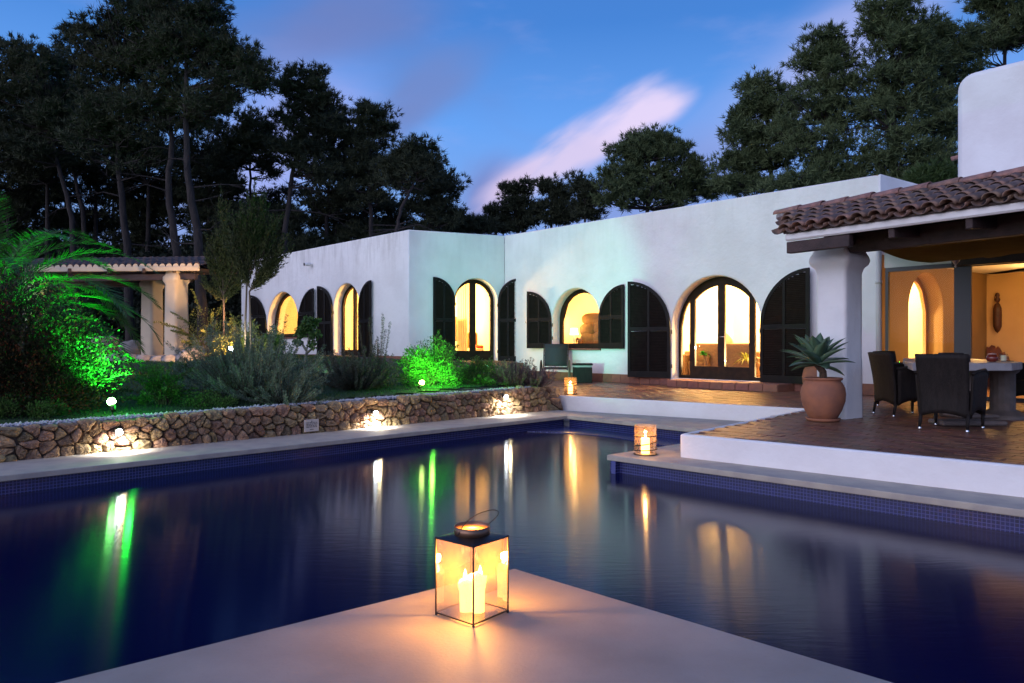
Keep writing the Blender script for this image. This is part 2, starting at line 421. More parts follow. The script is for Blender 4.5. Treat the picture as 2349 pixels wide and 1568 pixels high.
# house wall lines: point + direction, from fitted corners
C1 = Vector((-2.99, 21.4, 0)); C2 = Vector((-.23, 22.57, 0)); C3 = Vector((7.16, 14.44, 0)); L0 = Vector((-10.85, 29.8, 0))
MDIR = (C3 - C2).normalized()
TLEFT = Vector((.30, 20.9, 0))      # where the terrace's garden edge meets the upper terrace

def gheight(x, y):
    b = (x - S0.x) * WN.x + (y - S0.y) * WN.y
    a = (x - S0.x) * WU.x + (y - S0.y) * WU.y
    z = .30 + .0175 * max(0, min(a, 9)) + .043 * max(0, min(b, 10)) + .01 * max(0, b - 10)
    z = min(z, .80 + .006 * max(0, b))
    far = max(0, y - 31 - .25 * max(0, x))
    z += 6.0 * (1 - math.exp(-far * far / 420))
    z += .03 * mnoise.noise(Vector((x * .6, y * .6, 0)))
    if b < .10: return -2.2 if b > -16 else -.4
    # the terrace side of the garden
    ex, ey = W0.x, W0.y; dx, dy = TLEFT.x - ex, TLEFT.y - ey
    s = ((x - ex) * dy - (y - ey) * dx) / math.hypot(dx, dy)
    if s > -.12 and y < 40: return -.4
    return z
def axis(lo, hi, step, far, n):
    core = np.arange(lo, hi + 1e-6, step)
    g = np.geomspace(step * 2, far, n)
    return np.concatenate([lo - g[::-1], core, hi + g])
xs = axis(-26, 14, .33, 900, 18); ys = axis(5, 48, .33, 900, 18)
gv = [(x, y, gheight(x, y)) for y in ys for x in xs]
nx = len(xs)
gf = [(j * nx + i, j * nx + i + 1, (j + 1) * nx + i + 1, (j + 1) * nx + i) for j in range(len(ys) - 1) for i in range(nx - 1)]
gm = mat('dry_woodland_soil', (.060, .045, .030), .95, (.035, .032, .018), 1.5, bump=.6, bscale=12)
kind(MB().add(gv, gf, smooth=True).obj('ground', gm), 'structure')
# lawn sheet, 2 cm above the soil
lawn_m = mat('short_lawn', (.030, .075, .018), .9, (.018, .050, .014), 9, bump=1.0, bscale=90, bdist=.04)
def inlawn(x, y): 
    b = (x - S0.x) * WN.x + (y - S0.y) * WN.y; a = (x - S0.x) * WU.x + (y - S0.y) * WU.y
    return .5 < b < 12.5 and -6 < a < 9 + .1 * b
lv, lf, lm_ = [], [], {}
for j in range(len(ys) - 1):
    for i in range(nx - 1):
        if -26 <= xs[i] < 14 and inlawn((xs[i] + xs[i + 1]) / 2, (ys[j] + ys[j + 1]) / 2) and ys[j] < 48:
            f = []
            for (jj, ii) in ((j, i), (j, i + 1), (j + 1, i + 1), (j + 1, i)):
                k = (jj, ii)
                if k not in lm_: lm_[k] = len(lv); p = gv[jj * nx + ii]; lv.append((p[0], p[1], p[2] + .02))
                f.append(lm_[k])
            if min(lv[q][2] for q in f) > 0: lf.append(tuple(f))
kind(MB().add(lv, lf, smooth=True).obj('lawn', lawn_m), 'structure')
# grass blades on the lawn
N = 60000
gx = rng.uniform(-13, 1, N); gy = rng.uniform(8, 26, N)
P = np.array([(x, y, gheight(x, y) + .02) for x, y in zip(gx, gy) if inlawn(x, y)])
P = P[P[:, 2] > 0]; N = len(P)
an = rng.uniform(0, 2 * np.pi, N); hh = rng.uniform(.02, .055, N); w = .006
d = np.stack([np.cos(an) * w, np.sin(an) * w, np.zeros(N)], 1)
tip = P + np.stack([rng.normal(0, .015, N), rng.normal(0, .015, N), hh], 1)
GRASS = foliage('grass_blades', (.020, .060, .012), (.05, .11, .02), rough=.6)
kind(np_mesh('grass', np.stack([P - d, P + d, tip], 1), 3, GRASS), 'stuff')

# ---- pool
A0 = at(0, 1092); A1 = at(1300, 954)                       # far-left coping inner edge
AU = (A1 - A0).normalized(); A00 = A0 - AU * 6.0
B1 = at(1593, 984); BU = (B1 - A1).normalized()
K0 = at(1392, 1044); K1 = at(1560.7, 1018)                  # peninsula corner
KU = (K1 - K0).normalized()
# peninsula left edge meets the far edge
def isect(p, u, q, v):
    den = u.x * v.y - u.y * v.x
    t = ((q.x - p.x) * v.y - (q.y - p.y) * v.x) / den
    return p + u * t
KX = isect(K0, KU, A1, BU)
K2 = at(2349, 1170); KR = (K2 - K0).normalized(); K22 = K0 + KR * 6.5
D0 = at(1180, 1303); D1 = at(110, 1568); D2 = at(2065, 1568)
DU = (D1 - D0).normalized(); DR = (D2 - D0).normalized()
D11 = D0 + DU * 7.5; D22 = D0 + DR * 4.6
# coping outer lines
S0b = S0 - WU * 6.0
Wb = at(1264, 941)
Jb = Vector((JN.x, JN.y, 0))
R0b = Vector((R0.x, R0.y, 0))
kind(sheet('poolside_path', [A00, A1, Wb + WN * .3, S0b + WN * .3], 0, .06, COPE, bev=.008), 'structure')
kind(sheet('poolside_path', [A1 + BU * .002, KX, KX + KU * 1.3, Jb + WN * .3 , Wb + WN * .3 + BU * .002], 0, .06, COPE, bev=.008), 'structure')
pp = kind(sheet('poolside_path', [K0, K22, K22 + Vector((.9, .9, 0)), R0b + RD * 6.2 + Vector((.4, .4, 0)), R0b + Vector((.25, .25, 0)), KX + KU * 1.25 + Vector((0.05, -.05, 0)), KX + Vector((.01, -.01, 0))], 0, .06, COPE, bev=.008), 'structure')
kind(sheet('pool_deck', [D0, D11, D11 + Vector((0, -6, 0)), D22 + Vector((0, -5, 0)), D22], 0, .06, DECK, bev=.014), 'structure')
WZ = -.20
mos = bpy.data.materials.new('blue_glass_mosaic'); mos.use_nodes = True; nt = mos.node_tree; p = nt.nodes['Principled BSDF']
tcn = nt.nodes.new('ShaderNodeTexCoord'); bt = nt.nodes.new('ShaderNodeTexBrick'); nt.links.new(tcn.outputs['Object'], bt.inputs['Vector'])
bt.offset = 0; bt.inputs['Scale'].default_value = 1; bt.inputs['Brick Width'].default_value = .031; bt.inputs['Row Height'].default_value = .031
bt.inputs['Mortar Size'].default_value = .0035; bt.inputs['Color1'].default_value = (.007, .012, .095, 1); bt.inputs['Color2'].default_value = (.004, .007, .045, 1)
bt.inputs['Mortar'].default_value = (.07, .08, .24, 1); nt.links.new(bt.outputs['Color'], p.inputs['Base Color'])
bm_ = nt.nodes.new('ShaderNodeBump'); bm_.invert = True; bm_.inputs['Distance'].default_value = .004; nt.links.new(bt.outputs['Fac'], bm_.inputs['Height']); nt.links.new(bm_.outputs[0], p.inputs['Normal'])
p.inputs['Roughness'].default_value = .25
def poolwall(p, q, inward):
    """mosaic face set 3 cm back under the coping"""
    u = (q - p); L = u.length; u.normalize(); n = Vector((-u.y, u.x, 0))
    if n.dot(inward) < 0: p, q = q, p; u = -u; n = -n
    # local x along, y up, z towards the water
    o = MB().box((L / 2, -.80, -.06), (L, 1.48, .06)).obj('pool_wall', mos)
    o.matrix_world = Matrix(((u.x, 0, n.x, p.x - n.x * .035), (u.y, 0, n.y, p.y - n.y * .035), (0, 1, 0, 0), (0, 0, 0, 1)))
    return kind(o, 'structure')
cen = Vector((0, 8, 0))
poolwall(A00, A1, -WN); poolwall(A1, KX, KU * -1); poolwall(KX, K0, Vector((-.7, .7, 0))); poolwall(K0, K22, Vector((-.7, -.7, 0)))
poolwall(D0, D11, Vector((-.6, .8, 0))); poolwall(D0, D22, Vector((.7, .7, 0)))
# ledge in the far corner of the pool, its mosaic top just clear of the water
lg = A1 + BU * .25 - KU * .0
lp = []
for i in range(13):
    t = i / 12
    p_ = (A1 + AU * -1.0).lerp(KX + KU * -.75, t) + AU * (.55 * math.sin(math.pi * min(1, t * 1.0)) * (1 - t) * 1.2)
    lp.append(p_)
o = MB().prism([(q.x, q.y) for q in lp] + [(KX.x, KX.y), (A1.x, A1.y)], WZ - .5, WZ + .012).obj('pool_ledge', mos); kind(o, 'structure')
WATER = bpy.data.materials.new('dark_pool_water'); WATER.use_nodes = True; nt = WATER.node_tree; p = nt.nodes['Principled BSDF']
p.inputs['Base Color'].default_value = (.0007, .0028, .036, 1); p.inputs['Roughness'].default_value = .115; p.inputs['IOR'].default_value = 1.245; p.inputs['Anisotropic'].default_value = .86
tgn = nt.nodes.new('ShaderNodeCombineXYZ'); tgn.inputs[1].default_value = 1.0; nt.links.new(tgn.outputs[0], p.inputs['Tangent'])
tcn = nt.nodes.new('ShaderNodeTexCoord'); n1 = nt.nodes.new('ShaderNodeTexNoise'); mpw = nt.nodes.new('ShaderNodeMapping'); mpw.inputs['Scale'].default_value = (.35, 1.6, 1); nt.links.new(tcn.outputs['Object'], mpw.inputs[0]); nt.links.new(mpw.outputs[0], n1.inputs['Vector'])
n1.inputs['Scale'].default_value = 11; n1.inputs['Detail'].default_value = 4; n1.inputs['Roughness'].default_value = .55
n1.inputs['Distortion'].default_value = .6
b1 = nt.nodes.new('ShaderNodeBump'); b1.inputs['Strength'].default_value = .12; b1.inputs['Distance'].default_value = .005
nt.links.new(n1.outputs['Fac'], b1.inputs['Height']); nt.links.new(b1.outputs[0], p.inputs['Normal'])
kind(MB().add([(-16, -9, WZ), (14, -9, WZ), (14, 4, WZ), (3.9, 11.0, WZ), (.9, 14, WZ), (-3.5, 9.6, WZ), (-16, -2, WZ)], [tuple(range(7))]).obj('pool_water', WATER), 'structure')

# ---- main terrace: bed + brick tiles, white retaining walls
tpoly = [W0, JN, R0, R2, R2 + Vector((3.0, 3.2, 0)), Vector((11.5, 10.5, 0)), Vector((9.2, 12.1, 0)), C3, C2 , TLEFT]
BED = kind(sheet('terrace', [p + Vector((0, 0, 0)) for p in tpoly], TZ - .012, .3, TILEBED), 'structure')
def inpoly(x, y, poly):
    c = False; n = len(poly)
    for i in range(n):
        a, b = poly[i], poly[(i + 1) % n]
        if (a[1] > y) != (b[1] > y) and x < (b[0] - a[0]) * (y - a[1]) / (b[1] - a[1]) + a[0]: c = not c
    return c
def edgedist(x, y, poly):
    m = 9; n = len(poly)
    for i in range(n):
        a, b = poly[i], poly[(i + 1) % n]; vx, vy = b[0] - a[0], b[1] - a[1]
        t = max(0, min(1, ((x - a[0]) * vx + (y - a[1]) * vy) / (vx * vx + vy * vy)))
        m = min(m, math.hypot(x - a[0] - vx * t, y - a[1] - vy * t))
    return m
tm = MB().bbox((0, 0, 0), (.272, .132, .02), .004).mesh('tile'); tm.materials.append(TILE)
tiles = []
ang = math.atan2(MDIR.y, MDIR.x); ca, sa = math.cos(ang), math.sin(ang)
for i in range(-60, 60):
    for j in range(-90, 130):
        u = i * .28 + (.14 if j % 2 else 0); v = j * .14
        x = R0.x + u * ca - v * sa; y = R0.y + u * sa + v * ca
        if inpoly(x, y, tpoly) and edgedist(x, y, tpoly) > .095 and y > 1:
            tiles.append((x, y))
tiles.sort(key=lambda q: q[1] if abs(q[0] / max(q[1], .1)) < .72 else q[1] + 50)
tm2 = MB(); proto = MB().bbox((0, 0, 0), (.272, .132, .02), .004)
for k, (x, y) in enumerate(tiles):
    dz = random.uniform(-.0025, .0025); tl = (random.uniform(-.006, .006), random.uniform(-.006, .006), ang + random.uniform(-.012, .012))
    if k < 290: share('tile', tm, BED, (x, y, TZ - .010 + dz), tl)
    else:
        M = Matrix.Translation((x, y, TZ - .010 + dz)) @ Matrix.Rotation(tl[2], 4, 'Z') @ Matrix.Rotation(tl[0], 4, 'X')
        tm2.add([M @ Vector(v) for v in proto.v], proto.f)
TILE2 = TILE.copy(); TILE2.name = 'terracotta_floor_tile_varied'
nt = TILE2.node_tree
for n in nt.nodes:
    if n.bl_idname == 'ShaderNodeObjectInfo':
        g = nt.nodes.new('ShaderNodeNewGeometry')
        for l in list(n.outputs['Random'].links): nt.links.new(g.outputs['Random Per Island'], l.to_socket)
kind(tm2.obj('tile_field', TILE2, BED), 'stuff')
def lowwall(name, p, q, th, z0, z1, inward):
    u = (q - p); L = u.length; u.normalize(); n = Vector((-u.y, u.x, 0))
    if n.dot(inward) < 0: n = -n
    c = (p + q) / 2 + n * (th / 2 - .012); 
    mb = MB().bbox((c.x, c.y, (z0 + z1) / 2), (L, th, z1 - z0), .015, rz=math.atan2(u.y, u.x))
    return mb.obj(name, WHITE)
w1 = lowwall('retaining_wall', W0 + (W0 - JN).normalized() * .1, JN + (JN - W0).normalized() * .06, .07, -.25, TZ + .004, MDIR.cross(Z3) * -1)
tag(w1, 'long white rendered retaining wall of the far terrace beside the stone wall', 'wall', 'white terrace walls')
w2 = lowwall('retaining_wall', R0, R2, .08, -.25, TZ + .0045, Vector((.7, .7, 0)))
tag(w2, 'white rendered retaining wall below the tiled porch terrace at the right', 'wall', 'white terrace walls')
w3 = lowwall('retaining_wall', R0 + Vector((.04, .05, 0)), JN + Vector((.04, .03, 0)), .06, -.25, TZ + .0035, Vector((.7, -.7, 0)))
tag(w3, 'short white return wall between the porch terrace and the far terrace', 'wall', 'white terrace walls')

# ---- upper terrace in front of the left wing
UZ = .70
NL = Vector((-.74, -.68, 0))
up = [Vector((.35, 21.93, 0)), Vector((-.10, 20.7, 0)), Vector((-2.6, 19.2, 0)), Vector((-3.9, 19.4, 0)), L0 + NL * 1.9, L0, C1, C2]
ut = kind(sheet('upper_terrace', up, UZ, .6, TERRA, bev=.01), 'structure')
st = [Vector((.80, 21.43, 0)), Vector((.30, 20.35, 0)), Vector((-.8, 19.7, 0)), Vector((-1.0, 20.2, 0)), Vector((.3, 21.9, 0))]
kind(sheet('terrace_step', st, .47, .4, TERRA, bev=.01), 'structure')

# ---- dry stone wall
STONE = mat('honey_field_stone', (.40, .255, .125), .9, (.23, .145, .085), 7, bump=1.0, bscale=18, rand=.38, bdist=.06)
STONE_G = mat('dark_wall_core', (.085, .058, .042), .95)
swall = thing('stone_wall', 'dry stone retaining wall of honey brown field stones along the pool', 'wall', S0)
SWL = (S1 - S0).length
SN = -WN        # outward, to the pool
def swh(u): return .335 + .010 * u
def sp(u, z, n, lean=.10):
    p = S0 + WU * u + SN * (n - lean * z); return Vector((p.x, p.y, z))
core = MB()
nu = 30
for i in range(nu):
    a, b = SWL * i / nu, SWL * (i + 1) / nu
    vs = [sp(a, -.05, -.03), sp(b, -.05, -.03), sp(b, swh(b) - .02, -.03), sp(a, swh(a) - .02, -.03),
          sp(a, -.05, -.40), sp(b, -.05, -.40), sp(b, swh(b) - .02, -.40), sp(a, swh(a) - .02, -.40)]
    core.add(vs, [(0, 1, 2, 3), (3, 2, 6, 7), (5, 4, 7, 6)])
# core is in world space: parent keeps its world place
def world_child(o, parent):
    o.parent = parent; o.matrix_parent_inverse = parent.matrix_basis.inverted()
    return o
world_child(core.obj('core', STONE_G), swall)
def clip(poly, m, n):
    out = []
    for i in range(len(poly)):
        a, b = poly[i], poly[(i + 1) % len(poly)]
        da, db = (a - m).dot(n), (b - m).dot(n)
        if da <= 0: out.append(a)
        if (da < 0 < db) or (db < 0 < da): out.append(a.lerp(b, da / (da - db)))
    return out
seeds = []
rs = random.Random(11)
def rowseeds(zc, rh, wmin, wmax, u0=-.05, u1=SWL + .06):
    u = u0
    while u < u1:
        w = rs.uniform(wmin, wmax); seeds.append(Vector((u + w / 2, zc * (swh(max(0, u)) / .40) + rs.uniform(-.25, .25) * rh))); u += w
rowseeds(.045, .12, .09, .25); rowseeds(.155, .20, .09, .27); rowseeds(.265, .20, .09, .25); rowseeds(.37, .08, .10, .27)
for _ in range(16): seeds.append(Vector((rs.uniform(0, SWL), rs.uniform(.03, .33))))
def stone(poly, frame, depth=.06, name='stone', rnd=rs, m=STONE):
    """poly of 2D points -> irregular bulging stone"""
    for _ in range(2):
        q = []
        for i in range(len(poly)):
            a, b = poly[i], poly[(i + 1) % len(poly)]
            q += [a.lerp(b, .22), a.lerp(b, .78)]
        poly = q
    poly = [p for i, p in enumerate(poly) if (p - poly[i - 1]).length > .010]
    if len(poly) < 5: return None
    if len(poly) > 14: poly = poly[::2] if len(poly) > 20 else poly
    c = sum(poly, Vector((0, 0))) / len(poly)
    n = len(poly); vs = []; tx, ty = rnd.uniform(-.25, .25), rnd.uniform(-.25, .25)
    for (s, dp) in ((.99, -.045), (1.0, .005), (.92, depth * .60), (.60, depth * .98)):
        for k, p in enumerate(poly):
            j = 1 + rnd.uniform(-.08, .05); v = c + (p - c) * s * j
            dd = dp + (rnd.uniform(-.014, .014) + tx * (p - c).x * s * .5 + ty * (p - c).y * s * .5 if dp > 0 else 0)
            vs.append(frame(v.x, v.y, dd))
    vs.append(frame(c.x + rnd.uniform(-.02, .02), c.y + rnd.uniform(-.015, .015), depth * rnd.uniform(.8, 1.2)))
    fs = []
    for r_ in range(3):
        for k in range(n): fs.append((r_ * n + k, r_ * n + (k + 1) % n, (r_ + 1) * n + (k + 1) % n, (r_ + 1) * n + k))
    for k in range(n): fs.append((3 * n + k, 3 * n + (k + 1) % n, 4 * n))
    org = frame(c.x, c.y, 0)
    mb = MB(); mb.add([v - org for v in vs], fs, smooth=False)
    o = mb.obj(name, m); o.location = org
    return o
for i, s in enumerate(seeds):
    hw = swh(max(0, s.x))
    if s.y > hw: continue
    poly = [Vector((s.x - .25, -.03)), Vector((s.x + .25, -.03)), Vector((s.x + .25, hw + .03 + rs.uniform(-.04, .04))), Vector((s.x - .25, hw + .03 + rs.uniform(-.04, .04)))]
    for j, t in enumerate(seeds):
        if i != j and abs(t.x - s.x) < .6 and t.y < swh(max(0, t.x)) + .02:
            d_ = t - s; poly = clip(poly, (s + t) / 2 - d_.normalized() * .002, d_)
            if len(poly) < 3: break
    if len(poly) < 3: continue
    ar = abs(sum(poly[k].x * poly[(k + 1) % len(poly)].y - poly[(k + 1) % len(poly)].x * poly[k].y for k in range(len(poly)))) / 2
    if ar < .0025: continue
    o = stone(poly, lambda u, z, n: sp(u, z, n - .02), depth=rs.uniform(.035, .095))
    if o: world_child(o, swall)
# boulders at the two ends
def boulder(name, c, sx, sy, sz, m, seed, parent=None, n1=14, n2=9):
    r_ = random.Random(seed); mb = MB(); vs, fs = [], []
    off = Vector((r_.uniform(0, 50), r_.uniform(0, 50), r_.uniform(0, 50)))
    for i in range(n2 + 1):
        th = math.pi * i / n2
        for k in range(n1):
            ph = 2 * math.pi * k / n1
            d_ = Vector((math.sin(th) * math.cos(ph), math.sin(th) * math.sin(ph), math.cos(th)))
            s = 1 + .28 * mnoise.noise(d_ * 1.4 + off) + .12 * mnoise.noise(d_ * 3.5 + off)
            vs.append(Vector((d_.x * sx * s, d_.y * sy * s, d_.z * sz * s)))
    for i in range(n2):
        for k in range(n1): fs.append((i * n1 + k, (i + 1) * n1 + k, (i + 1) * n1 + (k + 1) % n1, i * n1 + (k + 1) % n1))
    o = mb.add(vs, fs, smooth=True).obj(name, m); o.location = c
    if parent: world_child(o, parent)
    return o
for k, (u, z, n, s) in enumerate(((-.13, .06, -.08, .13), (-.16, .10, -.28, .15), (-.06, .24, -.18, .12), (-.10, .02, .0, .09), (-.02, .30, -.30, .10),
                                  (SWL + .02, .08, -.10, .12), (SWL + .03, .24, -.12, .11), (SWL - .04, .37, -.12, .11), (SWL + .05, .15, -.3, .13), (SWL - .1, .40, -.25, .12), (SWL - .35, .42, -.2, .10), (SWL - .6, .41, -.16, .10), (SWL-1.0,.40,-.14,.09))):
    boulder('stone', sp(u, z, n), s, s * .8, s * .8, STONE, 40 + k, swall)
# pale gravel along the wall head
N = 4600
u = rng.uniform(.0, SWL, N); nn = -.04 - np.abs(rng.normal(0, .10, N)); sz = rng.uniform(.009, .024, N)
octv = np.array([(1, 0, 0), (0, 1, 0), (-1, 0, 0), (0, -1, 0), (0, 0, .8), (0, 0, -.8)], float)
octf = [(0, 1, 4), (1, 2, 4), (2, 3, 4), (3, 0, 4), (1, 0, 5), (2, 1, 5), (3, 2, 5), (0, 3, 5)]
tris = []
for i in range(N):
    c = sp(u[i], swh(u[i]) + .022 + rng.uniform(-.014, .018), nn[i] - .03)
    a = rng.uniform(0, 6.28); M = np.array(((math.cos(a), -math.sin(a), 0), (math.sin(a), math.cos(a), 0), (0, 0, 1)))
    v = (octv * sz[i] * rng.uniform(.6, 1.3, 3)) @ M.T + np.array(c)
    for f in octf: tris.append(v[list(f)])
GRAVEL = mat('pale_gravel', (.55, .53, .54), .85, (.36, .34, .35), 40)
kind(np_mesh('gravel', np.array(tris), 3, GRAVEL), 'stuff')
# ============================================================ HOUSE
HOUSE = thing('house', 'long low white rendered house with arched openings and dark louvred shutters', 'house', (0, 0, 0))
RZ = 4.56
class Wall:
    """vertical wall plane: P origin, u along, n outward (towards the viewer)"""
    def __init__(s, p, q):
        s.p = Vector((p.x, p.y, 0)); s.u = (q - p); s.u.z = 0; s.L = s.u.length; s.u.normalize()
        s.n = Vector((s.u.y, -s.u.x, 0))
        s.M = Matrix(((s.u.x, 0, s.n.x, s.p.x), (s.u.y, 0, s.n.y, s.p.y), (0, 1, 0, 0), (0, 0, 0, 1)))
    def s_at(s, x, off=0.0):
        k = (x - CX) / FPX; p = s.p + s.n * off
        return (k * p.y - p.x) / (s.u.x - k * s.u.y)
    def z_at(s, x, y, off=0.0):
        p = s.w(s.s_at(x, off), 0, off); return H - (y - HY) * p.y / FPX
    def w(s, a, z, off=0.0): return s.p + s.u * a + s.n * off + Z3 * z
def arch(a0, a1, zb, zs, n=20, zt=None):
    """outline of an arched opening; crown semicircular unless zt is given"""
    r = (a1 - a0) / 2; c = (a0 + a1) / 2; h = r if zt is None else zt - zs
    pts = [(a0, zb), (a1, zb)]
    pts += [(c + r * math.cos(math.pi * i / n), zs + h * math.sin(math.pi * i / n)) for i in range(n + 1)]
    return pts
def slab2d(name, outline, holes, th, M, m, parent, front=0.0, bevel=0.0, ofs=None):
    """flat panel with holes; its front face lies at `front` along the wall normal"""
    cu = bpy.data.curves.new(name, 'CURVE'); cu.dimensions = '2D'; cu.fill_mode = 'BOTH'
    cu.extrude = th / 2 - bevel; cu.bevel_depth = bevel; cu.bevel_resolution = 1; cu.offset = -bevel if bevel else 0
    for ring in [outline] + list(holes):
        sp_ = cu.splines.new('POLY'); sp_.points.add(len(ring) - 1)
        for k, q in enumerate(ring): sp_.points[k].co = (q[0], q[1], 0, 1)
        sp_.use_cyclic_u = True
    o = bpy.data.objects.new(name, cu); col.objects.link(o)
    dg = bpy.context.evaluated_depsgraph_get()
    me = bpy.data.meshes.new_from_object(o.evaluated_get(dg)); me.name = name
    bpy.data.objects.remove(o); bpy.data.curves.remove(cu)
    me.materials.clear(); me.materials.append(m)
    w = bpy.data.objects.new(name, me); col.objects.link(w)
    w.matrix_world = M @ Matrix.Translation((0, 0, front - th / 2))
    if parent: w.parent = parent; w.matrix_parent_inverse = parent.matrix_world.inverted() if parent.name != HOUSE.name else Matrix()
    return w
TH = .42
WM = Wall(C2, C3); WW = Wall(C1, C2); WLf = Wall(L0, C1)
MLEN = WM.L
# ---- openings, from the photograph
def opening(wall, x0, x1, ytop, ybot):
    a0, a1 = wall.s_at(x0), wall.s_at(x1); c = (a0 + a1) / 2; xm = (x0 + x1) / 2
    zt, zb = wall.z_at(xm, ytop), wall.z_at(xm, ybot); return dict(a0=a0, a1=a1, zt=zt, zb=zb, zs=zt - (a1 - a0) / 2, w=a1 - a0, wall=wall)
O_lwin = opening(WLf, 612.7, 685, 670.6, 775)
O_ldoor = opening(WLf, 764.7, 824.5, 651, 829)
O_wing = opening(WW, 1043.4, 1141, 639.6, 829)
O_mwin = opening(WM, 1266.7, 1375, 662, 800)
O_mdoor = opening(WM, 1540.3, 1745.5, 632.8, 866)
for o in (O_ldoor, O_wing): o['zb'] = UZ + .03
O_mdoor['zb'] = .42
O_mdoor['zs'] = O_mdoor['zt'] - O_mdoor['w'] / 2
def pts(o): return arch(o['a0'], o['a1'], o['zb'], o['zs'], 24, o['zt'])
def rect(a0, a1, z0, z1): return [(a0, z0), (a1, z0), (a1, z1), (a0, z1)]
slab2d('wall', rect(-.1, WLf.L, -.5, RZ), [pts(O_lwin), pts(O_ldoor)], TH, WLf.M, WHITE_STREAK, HOUSE, bevel=.03)
slab2d('wall', rect(0, WW.L + .02, -.5, RZ - .003), [pts(O_wing)], TH, WW.M, WHITE_W, HOUSE, front=-.002, bevel=.03)
slab2d('wall', rect(0, MLEN, -.5, RZ), [pts(O_mwin), pts(O_mdoor)], TH, WM.M, WHITE_W, HOUSE, bevel=.03)
# side wall turning away at the right, tower, flat roofs, back walls
C4 = C3 + (Vector((8.88, 15.72, 0)) - C3).normalized() * 6.0
WS = Wall(C3, C4)
# arched doorway of the side wall (seen through the veranda glass)
od = dict(a0=WS.s_at(2086), a1=WS.s_at(2166), zb=.42, zt=2.75, wall=WS); od['w'] = od['a1'] - od['a0']; od['zs'] = 2.75 - od['w'] / 2
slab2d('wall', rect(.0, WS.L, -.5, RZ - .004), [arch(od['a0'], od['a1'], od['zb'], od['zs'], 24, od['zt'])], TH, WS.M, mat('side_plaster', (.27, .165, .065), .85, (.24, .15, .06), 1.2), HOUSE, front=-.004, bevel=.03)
back = [L0, C1, C2, C3, C4, C4 + Vector((1.5, 4.5, 0)), Vector((4.5, 30, 0)), L0 + Vector((4.2, 4.2, 0))]
mb = MB(); inner = [L0 + Vector((.25, .2, 0)), C1 + Vector((.15, .32, 0)), C2 + Vector((.2, .28, 0)), C3 + Vector((.05, .25, 0)), C4 + Vector((-.1, .2, 0))] + back[5:]
mb.prism([(p.x, p.y) for p in inner], RZ - .32, RZ - .22); mb.obj('roof', WHITE, HOUSE)
for p, q in zip(back[4:], back[5:] + back[:1]):
    W_ = Wall(p, q); slab2d('wall', rect(0, W_.L, -.5, RZ - .002), [], .3, W_.M, WHITE, HOUSE, front=.0)
# terracotta plinth along the main wall, laid in blocks
def plinth(wall, a0, a1, z0, z1, th=.045, w=.30):
    n = max(1, round((a1 - a0) / w)); ww = (a1 - a0) / n
    me = MB().bbox((0, 0, 0), (ww - .006, th, z1 - z0), .006).mesh('plinth_tile'); me.materials.append(TERRA)
    for i in range(n):
        c = wall.w(a0 + (i + .5) * ww, (z0 + z1) / 2, th / 2 + random.uniform(0, .003))
        o = share('plinth_tile', me, HOUSE, c, (0, 0, math.atan2(wall.u.y, wall.u.x)))
plinth(WM, .9, O_mdoor['a0'] - .02, TZ, TZ + .22); plinth(WM, O_mdoor['a1'] + .02, MLEN + .0, TZ, TZ + .22)
plinth(WW, .02, O_wing['a0'] - .02, UZ, UZ + .2); plinth(WLf, O_ldoor['a1'] + .02, WLf.L, UZ, UZ + .2)
plinth(WLf, O_lwin['a0'], O_ldoor['a0'] - .02, UZ, UZ + .2)
# door step, bowed in plan, edged with terracotta blocks
a0, a1 = WM.s_at(1514, .9), WM.s_at(1768, .9)
stp = [WM.w(a0 - .1, 0, -.15), WM.w(a0, 0, .62)] + [WM.w(a0 + (a1 - a0) * t, 0, .62 + .10 * math.sin(math.pi * t)) for t in [i / 8 for i in range(1, 8)]] + [WM.w(a1, 0, .60), WM.w(a1 + .1, 0, -.15)]
o = kind(sheet('door_step', stp, .415, .175, TERRA, bev=.012), 'structure')
bl = MB().bbox((0, 0, 0), (.285, .04, .155), .006).mesh('step_tile'); bl.materials.append(TERRA)
fr = stp[1:-1]; 
L_ = 0; segs = []
for p, q in zip(fr, fr[1:]):
    segs.append((L_, p, q)); L_ += (q - p).length
nb = int(L_ / .29)
for i in range(nb):
    d_ = (i + .5) * L_ / nb
    for (l0, p, q) in reversed(segs):
        if d_ >= l0: t = (d_ - l0) / (q - p).length; c = p.lerp(q, t); u_ = (q - p).normalized(); break
    share('step_tile', bl, o, (c.x, c.y, .332), (0, 0, math.atan2(u_.y, u_.x)))
# window sills
def sill(o, over=.06, z=None):
    w_ = o['wall']; c = w_.w((o['a0'] + o['a1']) / 2, o['zb'] - .022, .02 - .14)
    MB().bbox((0, 0, 0), (o['w'] + 2 * over, .36, .045), .006).obj('sill', TERRA, HOUSE).matrix_world = Matrix.Translation(c) @ Matrix.Rotation(math.atan2(w_.u.y, w_.u.x), 4, 'Z')
sill(O_lwin); sill(O_mwin)
